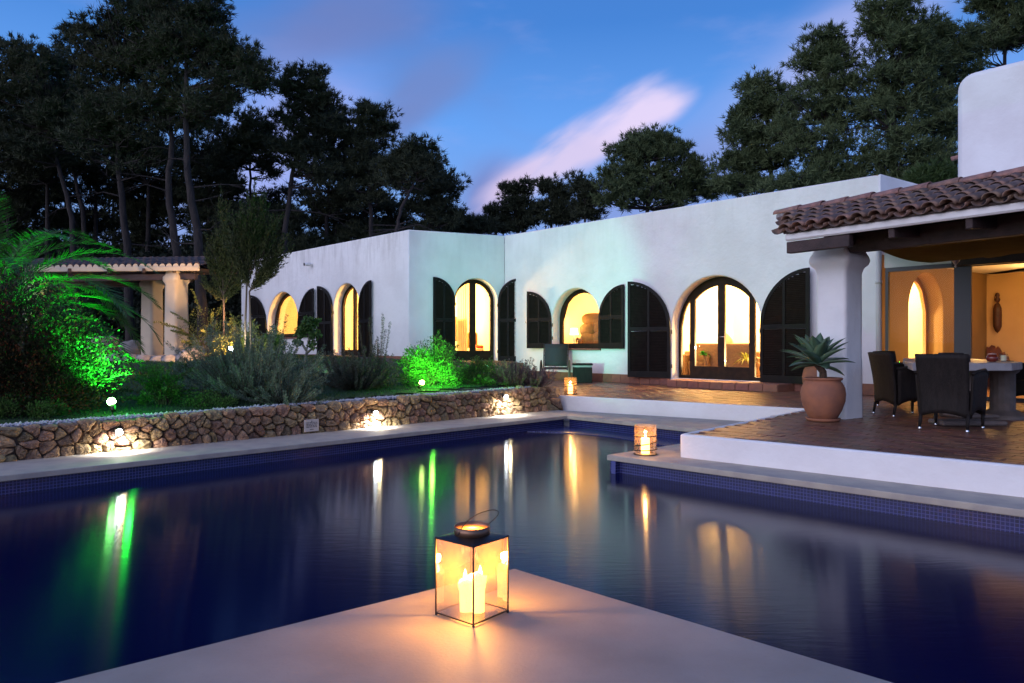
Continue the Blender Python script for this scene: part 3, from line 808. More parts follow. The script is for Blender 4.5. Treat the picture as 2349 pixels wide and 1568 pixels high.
# ---- glazed frames set at the back of the reveals
def inset(o, d): 
    return arch(o['a0'] + d, o['a1'] - d, o['zb'] + d, o['zs'], 24, o['zt'] - d)
def archpane(a0, a1, z0, o, ins, n=8):
    """pane between a0..a1 whose top follows the arch"""
    c = (o['a0'] + o['a1']) / 2; r = o['w'] / 2 - ins; h = o['zt'] - o['zs'] - ins
    top = []
    for i in range(n + 1):
        a = a1 + (a0 - a1) * i / n
        q = max(0, 1 - ((a - c) / r) ** 2); top.append((a, o['zs'] + h * math.sqrt(q)))
    if top[0][1] < z0 + .01: pass
    return [(a0, z0), (a1, z0)] + top
def child(o, parent):
    mw = o.matrix_world.copy(); o.parent = parent; o.matrix_parent_inverse = Matrix(); o.matrix_basis = (parent.matrix_world.inverted() @ mw) if False else mw; return o
def framed(o, name, panes, deep=.30, th=.07, fm=FRAME, glass=GLASS):
    f = slab2d(name, inset(o, -.01), panes, th, o['wall'].M, fm, HOUSE, front=-deep)
    for p in panes:
        g = slab2d('pane', p, [], .006, Matrix(), glass, None, front=0)
        g.parent = f; g.matrix_basis = Matrix.Translation((0, 0, 0)); g.matrix_parent_inverse = Matrix()
    return f
def splitpanes(o, cuts, z0, ins):
    return [archpane(a, b, z0, o, ins) for a, b in cuts]
o = O_lwin; framed(o, 'arched_window', splitpanes(o, [(o['a0'] + .10, o['a1'] - .10)], o['zb'] + .14, .10))
o = O_ldoor; m_ = (o['a0'] + o['a1']) / 2; framed(o, 'arched_door', splitpanes(o, [(o['a0'] + .12, m_ - .07), (m_ + .07, o['a1'] - .12)], o['zb'] + .33, .11))
o = O_wing; m_ = (o['a0'] + o['a1']) / 2; framed(o, 'arched_door', splitpanes(o, [(o['a0'] + .12, m_ - .10), (m_ + .09, o['a1'] - .12)], o['zb'] + .32, .11))
o = O_mwin; framed(o, 'arched_window', splitpanes(o, [(o['a0'] + .11, o['a1'] - .11)], o['zb'] + .14, .11))
o = O_mdoor; m_ = (o['a0'] + o['a1']) / 2; r_ = o['w'] / 2
P4 = [archpane(o['a0'] + .07, m_ - .86, o['zb'] + .08, o, .09), archpane(m_ - .72, m_ - .09, o['zb'] + .30, o, .20), archpane(m_ + .09, m_ + .72, o['zb'] + .30, o, .20), archpane(m_ + .86, o['a1'] - .07, o['zb'] + .08, o, .09)]
fd = framed(o, 'arched_door', P4)
h_ = MB().tube([(m_ - .02, o['zb'] + 1.0, .04), (m_ - .02, o['zb'] + 1.0, .07), (m_ + .1, o['zb'] + 1.0, .07)], .009).obj('door_handle', CHROME)
h_.parent = fd
# leaf outlines: raised stiles on the double doors
for (oo, fx, wd) in ((O_mdoor, (m_ - .78, m_ - .005, m_ + .78), .012), ):
    pass
# ---- shutters
def shutter(o, side, xfar, label=None, ybot=None, amin=0):
    """half-arch louvred leaf hinged at the jamb; side -1 left leaf, +1 right leaf; xfar = where its free edge is seen"""
    wl = o['wall']; w = o['w'] / 2 - .01; zb = (o['zb'] + .0) if ybot is None else ybot; zs = o['zs']; h = o['zt'] - o['zs']
    hinge = wl.w(o['a0'] - .01 if side < 0 else o['a1'] + .01, 0, .035)
    best = None
    for i in range(amin * 2, 150):
        al = R(i * .5); d_ = wl.u * (side * math.cos(al)) + wl.n * math.sin(al); p = hinge + d_ * w
        x = CX + p.x * FPX / p.y; e_ = abs(x - xfar)
        if best is None or e_ < best[0] - 1e-6: best = (e_, al, d_)
    d_ = best[2]; nn = Vector((d_.y, -d_.x, 0)); 
    if nn.dot(wl.n) < 0: nn = -nn
    sgn = 1
    # local frame: x from hinge outwards, y up, z outward
    M = Matrix(((d_.x, 0, nn.x, hinge.x), (d_.y, 0, nn.y, hinge.y), (0, 1, 0, 0), (0, 0, 0, 1)))
    topz = lambda x: zs + h * math.sqrt(max(0, 1 - ((w - x) / w) ** 2))
    N_ = 16
    outl = [(0, zb), (w, zb)] + [(w * (1 - (1 - math.cos(math.pi / 2 * (N_ - i) / N_))) if False else w - w * math.sin(math.pi / 2 * i / N_), zs + h * math.cos(math.pi / 2 * i / N_)) for i in range(N_ + 1)]
    s_ = .075; mid = w * .50; zr = zb + (zs + h - zb) * .50
    def cell(x0, x1, z0, z1, under_arch=False):
        if not under_arch: return [(x0, z0), (x1, z0), (x1, z1), (x0, z1)]
        tp = []
        for i in range(9):
            x = x1 + (x0 - x1) * i / 8; ww = w - s_ ; xx = (w - x) / ww
            tp.append((x, max(z0 + .02, zs + (h - s_) * math.sqrt(max(0, 1 - xx * xx)))))
        return [(x0, z0), (x1, z0)] + tp
    cells = [cell(s_, mid - s_ * .4, zb + .16, zr - .05), cell(mid + s_ * .4, w - s_, zb + .16, zr - .05),
             cell(s_, mid - s_ * .4, zr + .05, 0, True), cell(mid + s_ * .4, w - s_, zr + .05, 0, True)]
    f = slab2d('shutter', outl, cells, .045, M, SHUT, HOUSE, front=.0225)
    if label: f['label'] = label
    sl = MB()
    pitch = .038
    for (x0, x1, za, zz) in ((s_, mid - s_ * .4, zb + .16, zr - .05), (mid + s_ * .4, w - s_, zb + .16, zr - .05), (s_, mid - s_ * .4, zr + .05, None), (mid + s_ * .4, w - s_, zr + .05, None)):
        z = za + pitch / 2
        while True:
            xa, xb = x0, x1
            if zz is None:
                k = (z + .01 - zs) / (h - s_)
                if k >= 1: break
                if k > 0: xa = max(x0, w - (w - s_) * math.sqrt(1 - k * k))
                if xa > xb - .03: break
            elif z > zz: break
            sl.box(None, (1, 1, 1), M=Matrix.Translation(((xa + xb) / 2, z, 0)) @ Matrix.Rotation(R(38), 4, 'X') @ Matrix.Diagonal((xb - xa + .01, .044, .007, 1)))
            z += pitch
    so_ = sl.obj('slats', SLATM, f); kind(so_, 'stuff')
    # strap hinges
    for z in (zb + .25, zs - .15): MB().tube([(-.03, z, -.02), (-.03, z + .09, -.02)], .014, n=8).obj('hinge', METALDK, f)
    return f
shutter(O_lwin, -1, 572.5); shutter(O_lwin, 1, 719)
shutter(O_ldoor, -1, 727.6); shutter(O_ldoor, 1, 851)
shutter(O_wing, -1, 993.5); shutter(O_wing, 1, 1193, amin=47)
shutter(O_mwin, -1, 1209.5); shutter(O_mwin, 1, 1431)
shutter(O_mdoor, -1, 1440.5); shutter(O_mdoor, 1, 1857)
# ---- tower block above the veranda, softly rounded
tp = Vector((9.95, 16.6, 0)); td = MDIR
WT = Wall(tp, tp + td * 5.5)
ztw = WT.z_at(2240, 162)
rr = .35
outl = [(0, 2.9), (5.5, 2.9), (5.5, ztw + .05)] + [(rr - rr * math.sin(math.pi / 2 * i / 6), ztw + .0 - rr + rr * math.cos(math.pi / 2 * i / 6)) for i in range(7)]
slab2d('upper_storey', outl, [], 4.0, WT.M, WHITE, HOUSE, bevel=.12)
sp_ = WT.w(0, WT.z_at(2190, 347), -.6)
MB().tube([sp_, sp_ - td * .28 + Z3 * -.03], .05, n=10).obj('water_spout', ROOFTILE2, HOUSE)
# wall spout, lamp and downpipe
p = WLf.w(WLf.s_at(716), WLf.z_at(716, 607), 0)
MB().tube([p - WLf.n * .1, p + WLf.n * .30 - Z3 * .02], .055, n=12, caps=False).tube([p + WLf.n * .29 - Z3 * .02, p + WLf.n * .295 - Z3 * .02], .05, n=12, mi=1).obj('water_spout', [WHITE, BEAM], HOUSE)
pm = mat('cream_downpipe', (.62, .58, .55), .5)
x_ = MLEN - .02
a_ = WM.s_at(2016, .07)
MB().tube([WM.w(a_, TZ + .06, .07), WM.w(a_, 3.6, .07)], .055, n=14).tube([WM.w(a_, 2.42, .07), WM.w(a_, 2.48, .07)], .068, n=14).tube([WM.w(a_, TZ + .01, .07), WM.w(a_, TZ + .13, .07)], .075, n=14, mi=1).obj('downpipe', [pm, TERRA], HOUSE)
# perforated ceramic wall lamp between the shutters, unlit
LM = mat('white_ceramic', (.70, .62, .54), .6)
a_ = WM.s_at(1208, .16); zc = WM.z_at(1208, 742, .1)
LP = thing('wall_lamp', 'small white pierced ceramic quarter globe lamp on the wall between two shutters', 'wall lamp', WM.w(a_, zc, 0))
vs, fs = [], []
for i in range(9):
    for k in range(9):
        th = math.pi / 2 * i / 8; ph = math.pi * k / 8
        d_ = WM.u * (math.cos(ph) * math.sin(th)) + WM.n * (math.sin(ph) * math.sin(th)) + Z3 * math.cos(th)
        vs.append(d_ * .16)
for i in range(8):
    for k in range(8):
        fs.append((i * 9 + k, i * 9 + k + 1, (i + 1) * 9 + k + 1, (i + 1) * 9 + k))
hl = MB().add(vs, fs, smooth=True).obj('lamp_shade', LM, LP); so = hl.modifiers.new('t', 'SOLIDIFY'); so.thickness = .01
dk = MB()
for (i, k) in ((2, 2), (3, 4), (2, 6), (5, 2), (5, 4), (5, 6), (7, 3), (7, 5)):
    th = math.pi / 2 * i / 8; ph = math.pi * k / 8
    d_ = WM.u * (math.cos(ph) * math.sin(th)) + WM.n * (math.sin(ph) * math.sin(th)) + Z3 * math.cos(th)
    q = d_.to_track_quat('Z', 'Y').to_matrix().to_4x4(); dk.lathe([(.014, -.002), (.014, .006), (0, .007)], n=8, M=Matrix.Translation(d_ * .160) @ q)
dk.obj('piercing', METALDK, LP)

# ============================================================ ROOMS behind the openings
def room(wall, a0, a1, depth, z0, z1, m, fm, ccol, back=None):
    M = wall.M; t = -TH - .01
    def q(name, pts_, mm):
        return MB().add([M @ Vector(p) for p in pts_], [(0, 1, 2, 3)]).obj(name, mm, HOUSE)
    q('room_floor', [(a0, z0, t), (a1, z0, t), (a1, z0, t - depth), (a0, z0, t - depth)], fm)
    q('room_ceiling', [(a0, z1, t), (a0, z1, t - depth), (a1, z1, t - depth), (a1, z1, t)], m)
    q('room_wall', [(a0, z0, t - depth), (a1, z0, t - depth), (a1, z1, t - depth), (a0, z1, t - depth)], back or m)
    q('room_wall', [(a0, z0, t), (a0, z0, t - depth), (a0, z1, t - depth), (a0, z1, t)], m)
    q('room_wall', [(a1, z0, t), (a1, z1, t), (a1, z1, t - depth), (a1, z0, t - depth)], m)
FLOORIN = mat('warm_tiled_floor', (.45, .25, .14), .5, (.38, .2, .11), 8)
def lamp_pt(loc, e, c=(1, .62, .28), r=.12, name='room_light'):
    l = bpy.data.lights.new(name, 'POINT'); l.energy = e; l.color = c; l.shadow_soft_size = r
    o = bpy.data.objects.new(name, l); o.location = loc; col.objects.link(o); return o
def spot(loc, target, e, c, ang, blend=.5, r=.03, name='spotlight'):
    l = bpy.data.lights.new(name, 'SPOT'); l.energy = e; l.color = c; l.shadow_soft_size = r; l.spot_size = R(ang); l.spot_blend = blend
    o = bpy.data.objects.new(name, l); o.location = loc; col.objects.link(o)
    o.rotation_euler = (Vector(loc) - Vector(target)).to_track_quat('Z', 'Y').to_euler(); return o
WARM = (1.0, .55, .17)
room(WLf, O_lwin['a0'] - 1.6, O_lwin['a1'] + .9, 2.6, UZ, 3.4, CREAM, FLOORIN, None)
room(WLf, O_ldoor['a0'] - .7, O_ldoor['a1'] + .35, 2.4, UZ, 3.4, CREAM, FLOORIN, None)
room(WW, .25, WW.L - .2, 2.0, UZ, 3.5, CREAM, FLOORIN, None)
room(WM, O_mwin['a0'] - .45, O_mwin['a1'] + .6, 3.0, TZ + .2, 3.4, CREAM, FLOORIN, None)
room(WM, O_mdoor['a0'] - 1.0, O_mdoor['a1'] + .35, 4.0, .42, 3.6, CREAM, FLOORIN, None)
def inroom(o, fa, d, z): return o['wall'].w(o['a0'] + (o['a1'] - o['a0']) * fa, z, -TH - d)
lamp_pt(inroom(O_lwin, 1.0, 1.9, 2.2), 800, WARM)
lamp_pt(inroom(O_ldoor, 1.0, 1.7, 2.3), 900, WARM)
lamp_pt(inroom(O_wing, .1, 1.4, 2.4), 900, WARM)
lamp_pt(inroom(O_mwin, 1.2, 2.2, 2.6), 750, WARM)
lamp_pt(inroom(O_mdoor, .7, 3.1, 2.9), 3000, (1, .66, .30))
# ---- side doorway room (bright slit with a curtain)
room(WS, od['a0'] - .35, od['a1'] + .3, 1.5, .42, 3.4, CREAM, FLOORIN, None)
lamp_pt(WS.w((od['a0'] + od['a1']) / 2, 2.6, -TH - .8), 500, (1, .64, .26))
sdf = dict(od); 
f = framed(sdf, 'arched_door', splitpanes(sdf, [(od['a0'] + .10, od['a1'] - .10)], .60, .10), deep=.34, glass=glassmat('thin_glass', refl=.2), fm=mat('oak_door_frame', (.30, .14, .05), .5))

# ---- veranda: glass front on the line of the main wall, back wall behind
VB0 = Vector((11.17, 17.4, 0)); WV = Wall(VB0 - MDIR * .2, VB0 + MDIR * 6)
OCHRE = mat('ochre_plaster', (.62, .42, .20), .85, (.56, .37, .17), 1.5)
slab2d('wall', rect(0, WV.L, 0, 3.1), [], .25, WV.M, OCHRE, HOUSE, front=0)
WG = Wall(C3 + MDIR * .12, C3 + MDIR * 5.2)
vz = 2.72
# veranda ceiling, floor continues as terrace
vp = [C3 + MDIR * .1, C3 + MDIR * 5.6, WV.w(WV.L, 0), WV.w(0, 0), WS.w(WS.L * .9, 0)]
MB().prism([(p.x, p.y) for p in vp], vz + .17, vz + .27).obj('veranda_roof', WHITE, HOUSE)
VF = MB().prism([(p.x, p.y) for p in vp], TZ - .1, TZ + .012).obj('veranda_floor', TILE, HOUSE)
GF = mat('dark_aluminium_frame', (.022, .020, .026), .4)
zt = vz
slab2d('wall', rect(0, WS.L, 3.0, RZ), [], .02, WS.M, WHITE, HOUSE, front=.02)
a_p0, a_p1 = WG.s_at(2190), WG.s_at(2229)
gfr = slab2d('glass_screen', rect(0, 3.9, TZ + .012, zt), [rect(.055, a_p0, TZ + .07, zt - .08), rect(a_p1, 3.8, TZ + .07, zt - .08)], .07, WG.M, GF, HOUSE, front=.035)
g = slab2d('pane', rect(.05, a_p0, TZ + .06, zt - .07), [], .008, Matrix(), GLASS, None); g.parent = gfr; g.matrix_basis = Matrix()
# fascia between glass head and veranda roof
slab2d('lintel', rect(-.02, 5.3, zt + .002, 3.4), [], .16, WG.M, WHITE, HOUSE, front=.03)
lamp_pt(WV.w(1.6, 2.45, 1.7), 60, (1, .52, .15), r=.15)
lamp_pt(WG.w(1.3, 1.5, -1.0), 60, (1, .52, .15), r=.15)
# ============================================================ PORCH (right) and its furniture
PORCH = thing('porch', 'tiled lean-to porch with dark beams on a rounded white pillar at the right', 'porch', (0, 0, 0))
PD = Vector((.574, -.819, 0)); PI_ = Vector((.819, .574, 0))     # along the eave, inwards to the house
E0 = Vector((3.53, 9.85, 0)); EZ = 2.72; RGZ = 3.14; RW = 1.25
def pw(s, v, z=0): return E0 + PD * s + PI_ * v + Z3 * z
def roofz(v): return EZ + (RGZ - EZ) * v / RW
# pillar, hand-plastered
cc = Vector((4.48, 10.14, 0)); mb = MB(); vs, fs = [], []
prof = [(TZ, .222), (.6, .218), (1.2, .214), (1.8, .212), (2.20, .212), (2.28, .235), (2.33, .280), (2.38, .295), (2.43, .285), (2.52, .245), (2.63, .19), (2.66, .18)]
prof2 = []
for i in range(len(prof) - 1):
    (z0, a), (z1, b) = prof[i], prof[i + 1]; k = 4 if z0 < 2.2 else 1
    for j in range(k): prof2.append((z0 + (z1 - z0) * j / k, a + (b - a) * j / k))
prof2.append(prof[-1]); NC = 56
for (z, h) in prof2:
    for k in range(NC):
        an = 2 * math.pi * k / NC + math.pi / 4; c_, s_ = math.cos(an), math.sin(an)
        p_ = 15.0; r = (abs(c_) ** p_ + abs(s_) ** p_) ** (-1 / p_)
        w_ = 1 + .018 * mnoise.noise(Vector((c_ * 1.2, s_ * 1.2, z * 2.2)))
        q = cc + PD * (c_ * r * h * w_) + PI_ * (s_ * r * h * w_); vs.append((q.x, q.y, z))
for i in range(len(prof2) - 1):
    for k in range(NC): fs.append((i * NC + k, (i + 1) * NC + k, (i + 1) * NC + (k + 1) % NC, i * NC + (k + 1) % NC))
mb.add(vs, fs, smooth=True).obj('pillar', WHITE, PORCH)
# soffit boards, fascia, beams, rafters
def bar(name, p, q, w, h, m, parent=PORCH, b=.008):
    d_ = (q - p); L = d_.length; d_.normalize(); s = d_.cross(Z3).normalized(); u = s.cross(d_)
    M = Matrix(((d_.x, s.x, u.x, 0), (d_.y, s.y, u.y, 0), (d_.z, s.z, u.z, 0), (0, 0, 0, 1))); M.translation = (p + q) / 2
    return MB().bbox(None, (L, w, h), b, M=M).obj(name, m, parent)
bar('fascia', pw(.06, .10, EZ - .055), pw(7, .10, EZ - .055), .07, .10, WHITE, b=.02)
sof = MB().add([pw(.05, .06, EZ - .012), pw(7, .06, EZ - .012), pw(7, RW, RGZ - .03), pw(-.85, RW, RGZ - .03), pw(.05, .06, EZ + .012), pw(7, .06, EZ + .012), pw(7, RW, RGZ - .005), pw(-.85, RW, RGZ - .005)],
               [(0, 3, 2, 1), (4, 5, 6, 7), (0, 1, 5, 4), (1, 2, 6, 5), (2, 3, 7, 6), (3, 0, 4, 7)]); sof.obj('soffit', BEAM, PORCH)
bar('beam', pw(.07, .14, EZ - .19), pw(.95, .14, EZ - .19), .10, .15, BEAM)
off = (cc - E0).dot(PI_); so_ = (cc - E0).dot(PD)
bar('beam', pw(so_ + .18, off - .14, 2.58), pw(7, off - .14, 2.58), .14, .24, BEAM)
bar('beam', pw(so_ + .10, off - .02, 2.44 + .26), pw(7, off - .02, 2.44 + .26), .16, .10, BEAM)
for s in (.62, 1.45, 2.30, 3.15, 4.0, 4.85):
    p, q = pw(s, .13, EZ - .16), pw(s, off + 1.9, EZ - .16 + .25)
    bar('rafter', p, q, .075, .12, BEAM)
# rear roof slope down to the house
rb = [pw(-.86, RW, RGZ - .02), pw(7, RW, RGZ - .02), C3 + MDIR * 6.3 + Z3 * 3.05, C3 + MDIR * .0 + Vector((-.12, -.12, 3.05))]
MB().add(rb + [p + Z3 * .10 for p in rb], [(0, 1, 2, 3), (7, 6, 5, 4), (0, 4, 5, 1), (1, 5, 6, 2), (2, 6, 7, 3), (3, 7, 4, 0)]).obj('rear_roof', BEAM, PORCH)
# barrel tiles, each its own piece
def tilemesh(name, r0, r1, L, up, th=.011, n=7):
    vs, fs = [], []
    for (y, r) in ((0, r0), (L, r1)):
        for rr_ in (r, r - th):
            for k in range(n):
                a = math.pi * k / (n - 1); x = rr_ * math.cos(a); z = rr_ * math.sin(a) * .82
                vs.append((x, y, z if up else -z))
    for k in range(n - 1):
        fs += [(k, k + 1, 2 * n + k + 1, 2 * n + k), (n + k, 3 * n + k, 3 * n + k + 1, n + k + 1), (k, n + k, n + k + 1, k + 1), (2 * n + k, 2 * n + k + 1, 3 * n + k + 1, 3 * n + k)]
    fs += [(0, 2 * n, 3 * n, n), (n - 1, 2 * n - 1, 4 * n - 1, 3 * n - 1)]
    me = MB().add(vs, fs, smooth=True).mesh(name); me.materials.append(ROOFTILE); return me
pitch = .205
tc_ = tilemesh('roof_tile', .086, .070, .45, True); tch = tilemesh('roof_tile', .082, .098, .45, False)
sl_ = math.atan2(RGZ - EZ, RW); yaw = math.atan2(PI_.y, PI_.x) - math.pi / 2
RM = Matrix.Rotation(yaw, 4, 'Z') @ Matrix.Rotation(sl_, 4, 'X')
rt_ = random.Random(5)
for r in range(4):
    v = -.03 + r * .335
    smin = -.72 * max(0, v) / RW * 1.15
    k0 = math.ceil(smin / pitch)
    for k in range(k0, 24 if r < 3 else 22):
        for (me, ds, dz) in ((tch, 0, .058), (tc_, .5, .056)):
            s = (k + ds) * pitch + rt_.uniform(-.006, .006)
            if me is tc_ and r == 3 and False: continue
            o = bpy.data.objects.new('roof_tile', me); col.objects.link(o); o.parent = PORCH
            o.matrix_basis = Matrix.Translation(pw(s, v + rt_.uniform(-.012, .012), roofz(v) + dz + .004 * r)) @ RM @ Matrix.Rotation(R(-1.6 + rt_.uniform(-.6, .6)), 4, 'X') @ Matrix.Rotation(R(rt_.uniform(-2.5, 2.5)), 4, 'Y')
# ridge tiles and grey mortar bed
bar('ridge_mortar', pw(-.86, RW, RGZ + .035), pw(7, RW, RGZ + .035), .20, .11, mat('grey_mortar', (.30, .27, .26), .95, (.2, .18, .17), 12, bump=.8, bscale=30), b=.03)
me = tilemesh('ridge_tile', .095, .112, .42, True, n=8); me.materials.clear(); me.materials.append(ROOFTILE2)
RY = Matrix.Rotation(math.atan2(PD.y, PD.x) - math.pi / 2, 4, 'Z')
for k in range(15):
    o = bpy.data.objects.new('ridge_tile', me); col.objects.link(o); o.parent = PORCH
    o.matrix_basis = Matrix.Translation(pw(-.90 + k * .37, RW + .0, RGZ + .075 + (k % 2) * .004)) @ RY @ Matrix.Rotation(R(1.4), 4, 'X')
# sagging fabric ceiling between the rafters
CLOTH = foliage('ochre_fabric', (.20, .10, .015), (.28, .16, .03), nscale=3, rough=.9, trans=.5, spec=.1)
def swag(p0, p1, w0, w1, sag, name, label):
    """cloth hung between two level lines"""
    vs, fs = [], []; nu, nv = 24, 12
    for i in range(nu + 1):
        for j in range(nv + 1):
            a, b = i / nu, j / nv
            p = p0.lerp(p1, a).lerp((p0 + w0).lerp(p1 + w1, a), b)
            z = -sag * 4 * b * (1 - b) * (.8 + .2 * math.sin(a * 9)) - .02 * math.sin(a * 40 + b * 3) * b * (1 - b) * 4
            vs.append((p.x, p.y, p.z + z))
    for i in range(nu):
        for j in range(nv): fs.append((i * (nv + 1) + j, (i + 1) * (nv + 1) + j, (i + 1) * (nv + 1) + j + 1, i * (nv + 1) + j + 1))
    return tag(MB().add(vs, fs, smooth=True).obj(name, CLOTH), label, 'fabric', 'fabric swags under the porch roof')
swag(pw(so_ + .24, off + .30, 2.60), pw(5.6, off + .30, 2.60), PI_ * 1.75 + Z3 * -.13, PI_ * 1.75 + Z3 * -.02, .05, 'fabric_canopy', 'ochre fabric swag hanging just behind the front porch beam')
swag(pw(so_ + .9, off + 2.07, 2.50), pw(5.6, off + 2.07, 2.58), PI_ * .7 + Z3 * .12, PI_ * .7 + Z3 * .1, .04, 'fabric_canopy', 'ochre fabric swag hanging deeper in the porch above the glass screen')
# heavy head beam over the open veranda
bar('beam', WG.w(a_p0, 2.78, .12), WG.w(4.6, 2.78, .12), .14, .26, BEAM)
tag(bar('post', WG.w((a_p0 + a_p1) / 2, TZ, .16), WG.w((a_p0 + a_p1) / 2, 2.66, .16), .20, .20, BEAM, parent=None), 'dark wooden post standing between the glass screen and the open veranda', 'post')
bpy.data.objects['post'].rotation_euler = (0, 0, 0)
# pendant lamp
lp = atd(2192, 612, 10.9)
PL = thing('pendant_lamp', 'small antique metal pendant lamp hanging unlit under the porch ceiling', 'lamp', lp)
MB().lathe([(.004, -.02), (.018, .0), (.008, .02), (.03, .05), (.055, .09), (.06, .12), (.045, .14), (.05, .15)], n=16).obj('lamp_bowl', mat('antique_silver', (.35, .28, .25), .3, metal=.9), PL)
MB().lathe([(.09, .16), (.12, .18), (.12, .24), (.03, .27), (.008, .30), (.008, .46)], n=16).obj('lamp_canopy', METALDK, PL)

# ---------------- stone dining table
TB = Vector((5.95, 9.9, TZ))
TAB = thing('dining_table', 'heavy grey stone dining table on fluted pedestals under the porch', 'table', TB)
TSTONE = mat('grey_table_stone', (.36, .33, .33), .5, (.27, .25, .25), 7, bump=.25, bscale=60)
tpz = [(5.0, 9.25), (6.24, 9.25), (6.75, 9.8), (7.5, 12.1), (6.6, 12.5), (5.75, 10.9)]
o = MB().prism([(x - TB.x, y - TB.y) for x, y in tpz], .665, .765).obj('table_top', TSTONE, TAB); bv = o.modifiers.new('b', 'BEVEL'); bv.width = .01; bv.segments = 2; bv.limit_method = 'ANGLE'
TST2 = mat('brown_pedestal_stone', (.14, .105, .09), .7, (.10, .078, .066), 8, bump=.3, bscale=50)
for (px, py) in ((6.28, 10.3), (6.62, 10.0)):
    vs = []; n = 48; fs = []
    prof = [(.0, .30), (.05, .30), (.06, .25), (.10, .20), (.12, .15), (.60, .15), (.63, .19), (.66, .20)]
    for (z, r) in prof:
        for k in range(n):
            a = 2 * math.pi * k / n; rr_ = r * (1 - (.07 if .11 < z < .62 else 0) * (.5 + .5 * math.cos(a * 14)))
            vs.append((rr_ * math.cos(a), rr_ * math.sin(a), z))
    for i in range(len(prof) - 1):
        for k in range(n): fs.append((i * n + k, i * n + (k + 1) % n, (i + 1) * n + (k + 1) % n, (i + 1) * n + k))
    o = MB().add(vs, fs, smooth=True).obj('pedestal', TST2, TAB); o.location = (px - TB.x, py - TB.y, 0)
MB().bbox((5.62 - TB.x, 9.15 - TB.y, .035), (.80, .34, .06), .02).bbox((5.85 - TB.x, 9.45 - TB.y, .09), (.5, .4, .05), .02).obj('plinth', TST2, TAB)
MB().lathe([(.17, .09), (.14, .14), (.105, .18), (.10, .62), (.14, .665)], c=(5.95 - TB.x, 9.60 - TB.y, 0), n=24).obj('pedestal', TST2, TAB)
# ---------------- wicker armchairs
def armchair(label, loc, rz):
    t = thing('armchair', label, 'chair', loc, rz, 'wicker armchairs round the stone table')
    def panel(name, f, nu, nv, th):
        vs, fs = [], []
        for i in range(nu + 1):
            for j in range(nv + 1): vs.append(f(i / nu, j / nv))
        for i in range(nu):
            for j in range(nv): fs.append((i * (nv + 1) + j, (i + 1) * (nv + 1) + j, (i + 1) * (nv + 1) + j + 1, i * (nv + 1) + j + 1))
        o = MB().add(vs, fs, smooth=True).obj(name, WICKER, t); s = o.modifiers.new('s', 'SOLIDIFY'); s.thickness = th; s.offset = 0; return o
    def back(a, b):
        x = (a - .5) * (.50 + .05 * b); zb = .16 + .05 * math.sin(math.pi * a)
        z = zb + (.885 - zb) * b
        y = -.27 - .045 * math.cos((a - .5) * 2.2) - .13 * max(0, b - .25) ** 1.4
        return (x, y, z)
    panel('backrest', back, 14, 14, .030)
    for s in (-1, 1):
        def side(a, b):
            y = -.27 + .55 * a; zb = .16 + .085 * math.sin(math.pi * a) ** .8
            zt = .66 + .04 * a - .10 * max(0, a - .75) if a > .05 else .66
            return (s * (.26 + .035 * b), y - .02 * b, zb + (zt - zb) * b)
        panel('side_panel', side, 12, 8, .026)
        MB().tube([(s * .295, -.30, .665), (s * .30, -.1, .69), (s * .30, .15, .70), (s * .295, .27, .66), (s * .285, .29, .60)], .020, n=8).obj('armrest', WICKER, t)
    panel('apron', lambda a, b: ((a - .5) * .52, .275, .16 + .06 * math.sin(math.pi * a) + (.42 - .16 - .06 * math.sin(math.pi * a)) * b), 10, 4, .026)
    MB().bbox((0, 0, .42), (.53, .54, .05), .015).obj('seat', WICKER, t)
    for (x, y, dy) in ((-.245, -.285, -.035), (.245, -.285, -.035), (-.25, .26, .0), (.25, .26, .0)):
        lg_ = MB().tube([(x, y, .20), (x, y + dy, .035)], [.022, .016], n=10).obj('leg', WICKER, t)
        MB().lathe([(.0, .0), (.013, .002), (.019, .012), (.019, .024), (.013, .036)], c=(x, y + dy, 0), n=12).obj('foot', CHROME, lg_)
    return t
armchair('brown wicker armchair seen from behind, nearest of those at the stone table', (5.17, 8.71, TZ), R(-46.6))
armchair('brown wicker armchair seen side on at the left end of the stone table', (5.50, 10.36, TZ), R(-86))
armchair('brown wicker armchair with its open back beyond the left end of the table', (6.25, 11.75, TZ), R(-150))
armchair('dark wicker armchair cut by the right edge of the photo behind the table', (8.05, 11.35, TZ), R(110))
# ---------------- things on the table
tz = TZ + .766
BLACKM = mat('black_nylon', (.012, .012, .015), .7, bump=.3, bscale=60)
bx = Vector((5.83, 9.85, tz))
bag = thing('camera_bag', 'soft black camera bag lying on the stone table beside the red bowl', 'bag', bx)
o = MB().bbox((0, 0, .06), (.34, .20, .12), .04).obj('bag_body', BLACKM, bag); s = o.modifiers.new('s', 'SUBSURF'); s.levels = 1; s.render_levels = 2
MB().tube([(-.15, -.06, .10), (-.10, -.12, .09), (.0, -.15, .05), (.10, -.14, .03), (.15, -.08, .06)], .012, n=8).obj('strap', BLACKM, bag)
MB().lathe([(.045, 0), (.045, .08), (.038, .09)], c=(.23, .03, .0), n=18).obj('lens_pouch', BLACKM, bag)
REDG = mat('red_glazed_ceramic', (.16, .022, .012), .15, spec=.7)
sb = at(2276, 828.0, tz); 
sb = Vector(((2276 - CX) * 9.75 / FPX, 9.75, tz))
bw = thing('sugar_bowl', 'small round red glazed bowl with a lid on the stone table', 'bowl', sb)
MB().lathe([(.035, 0), (.06, .015), (.072, .045), (.066, .075), (.045, .092), (.042, .10)], n=28).obj('bowl_body', REDG, bw)
MB().lathe([(.05, .10), (.048, .108), (.012, .116), (.0, .12)], n=24).obj('lid', mat('pale_lid', (.45, .3, .27), .4), bw)
cj = Vector(((2302 - CX) * 10.2 / FPX, 10.2, tz))
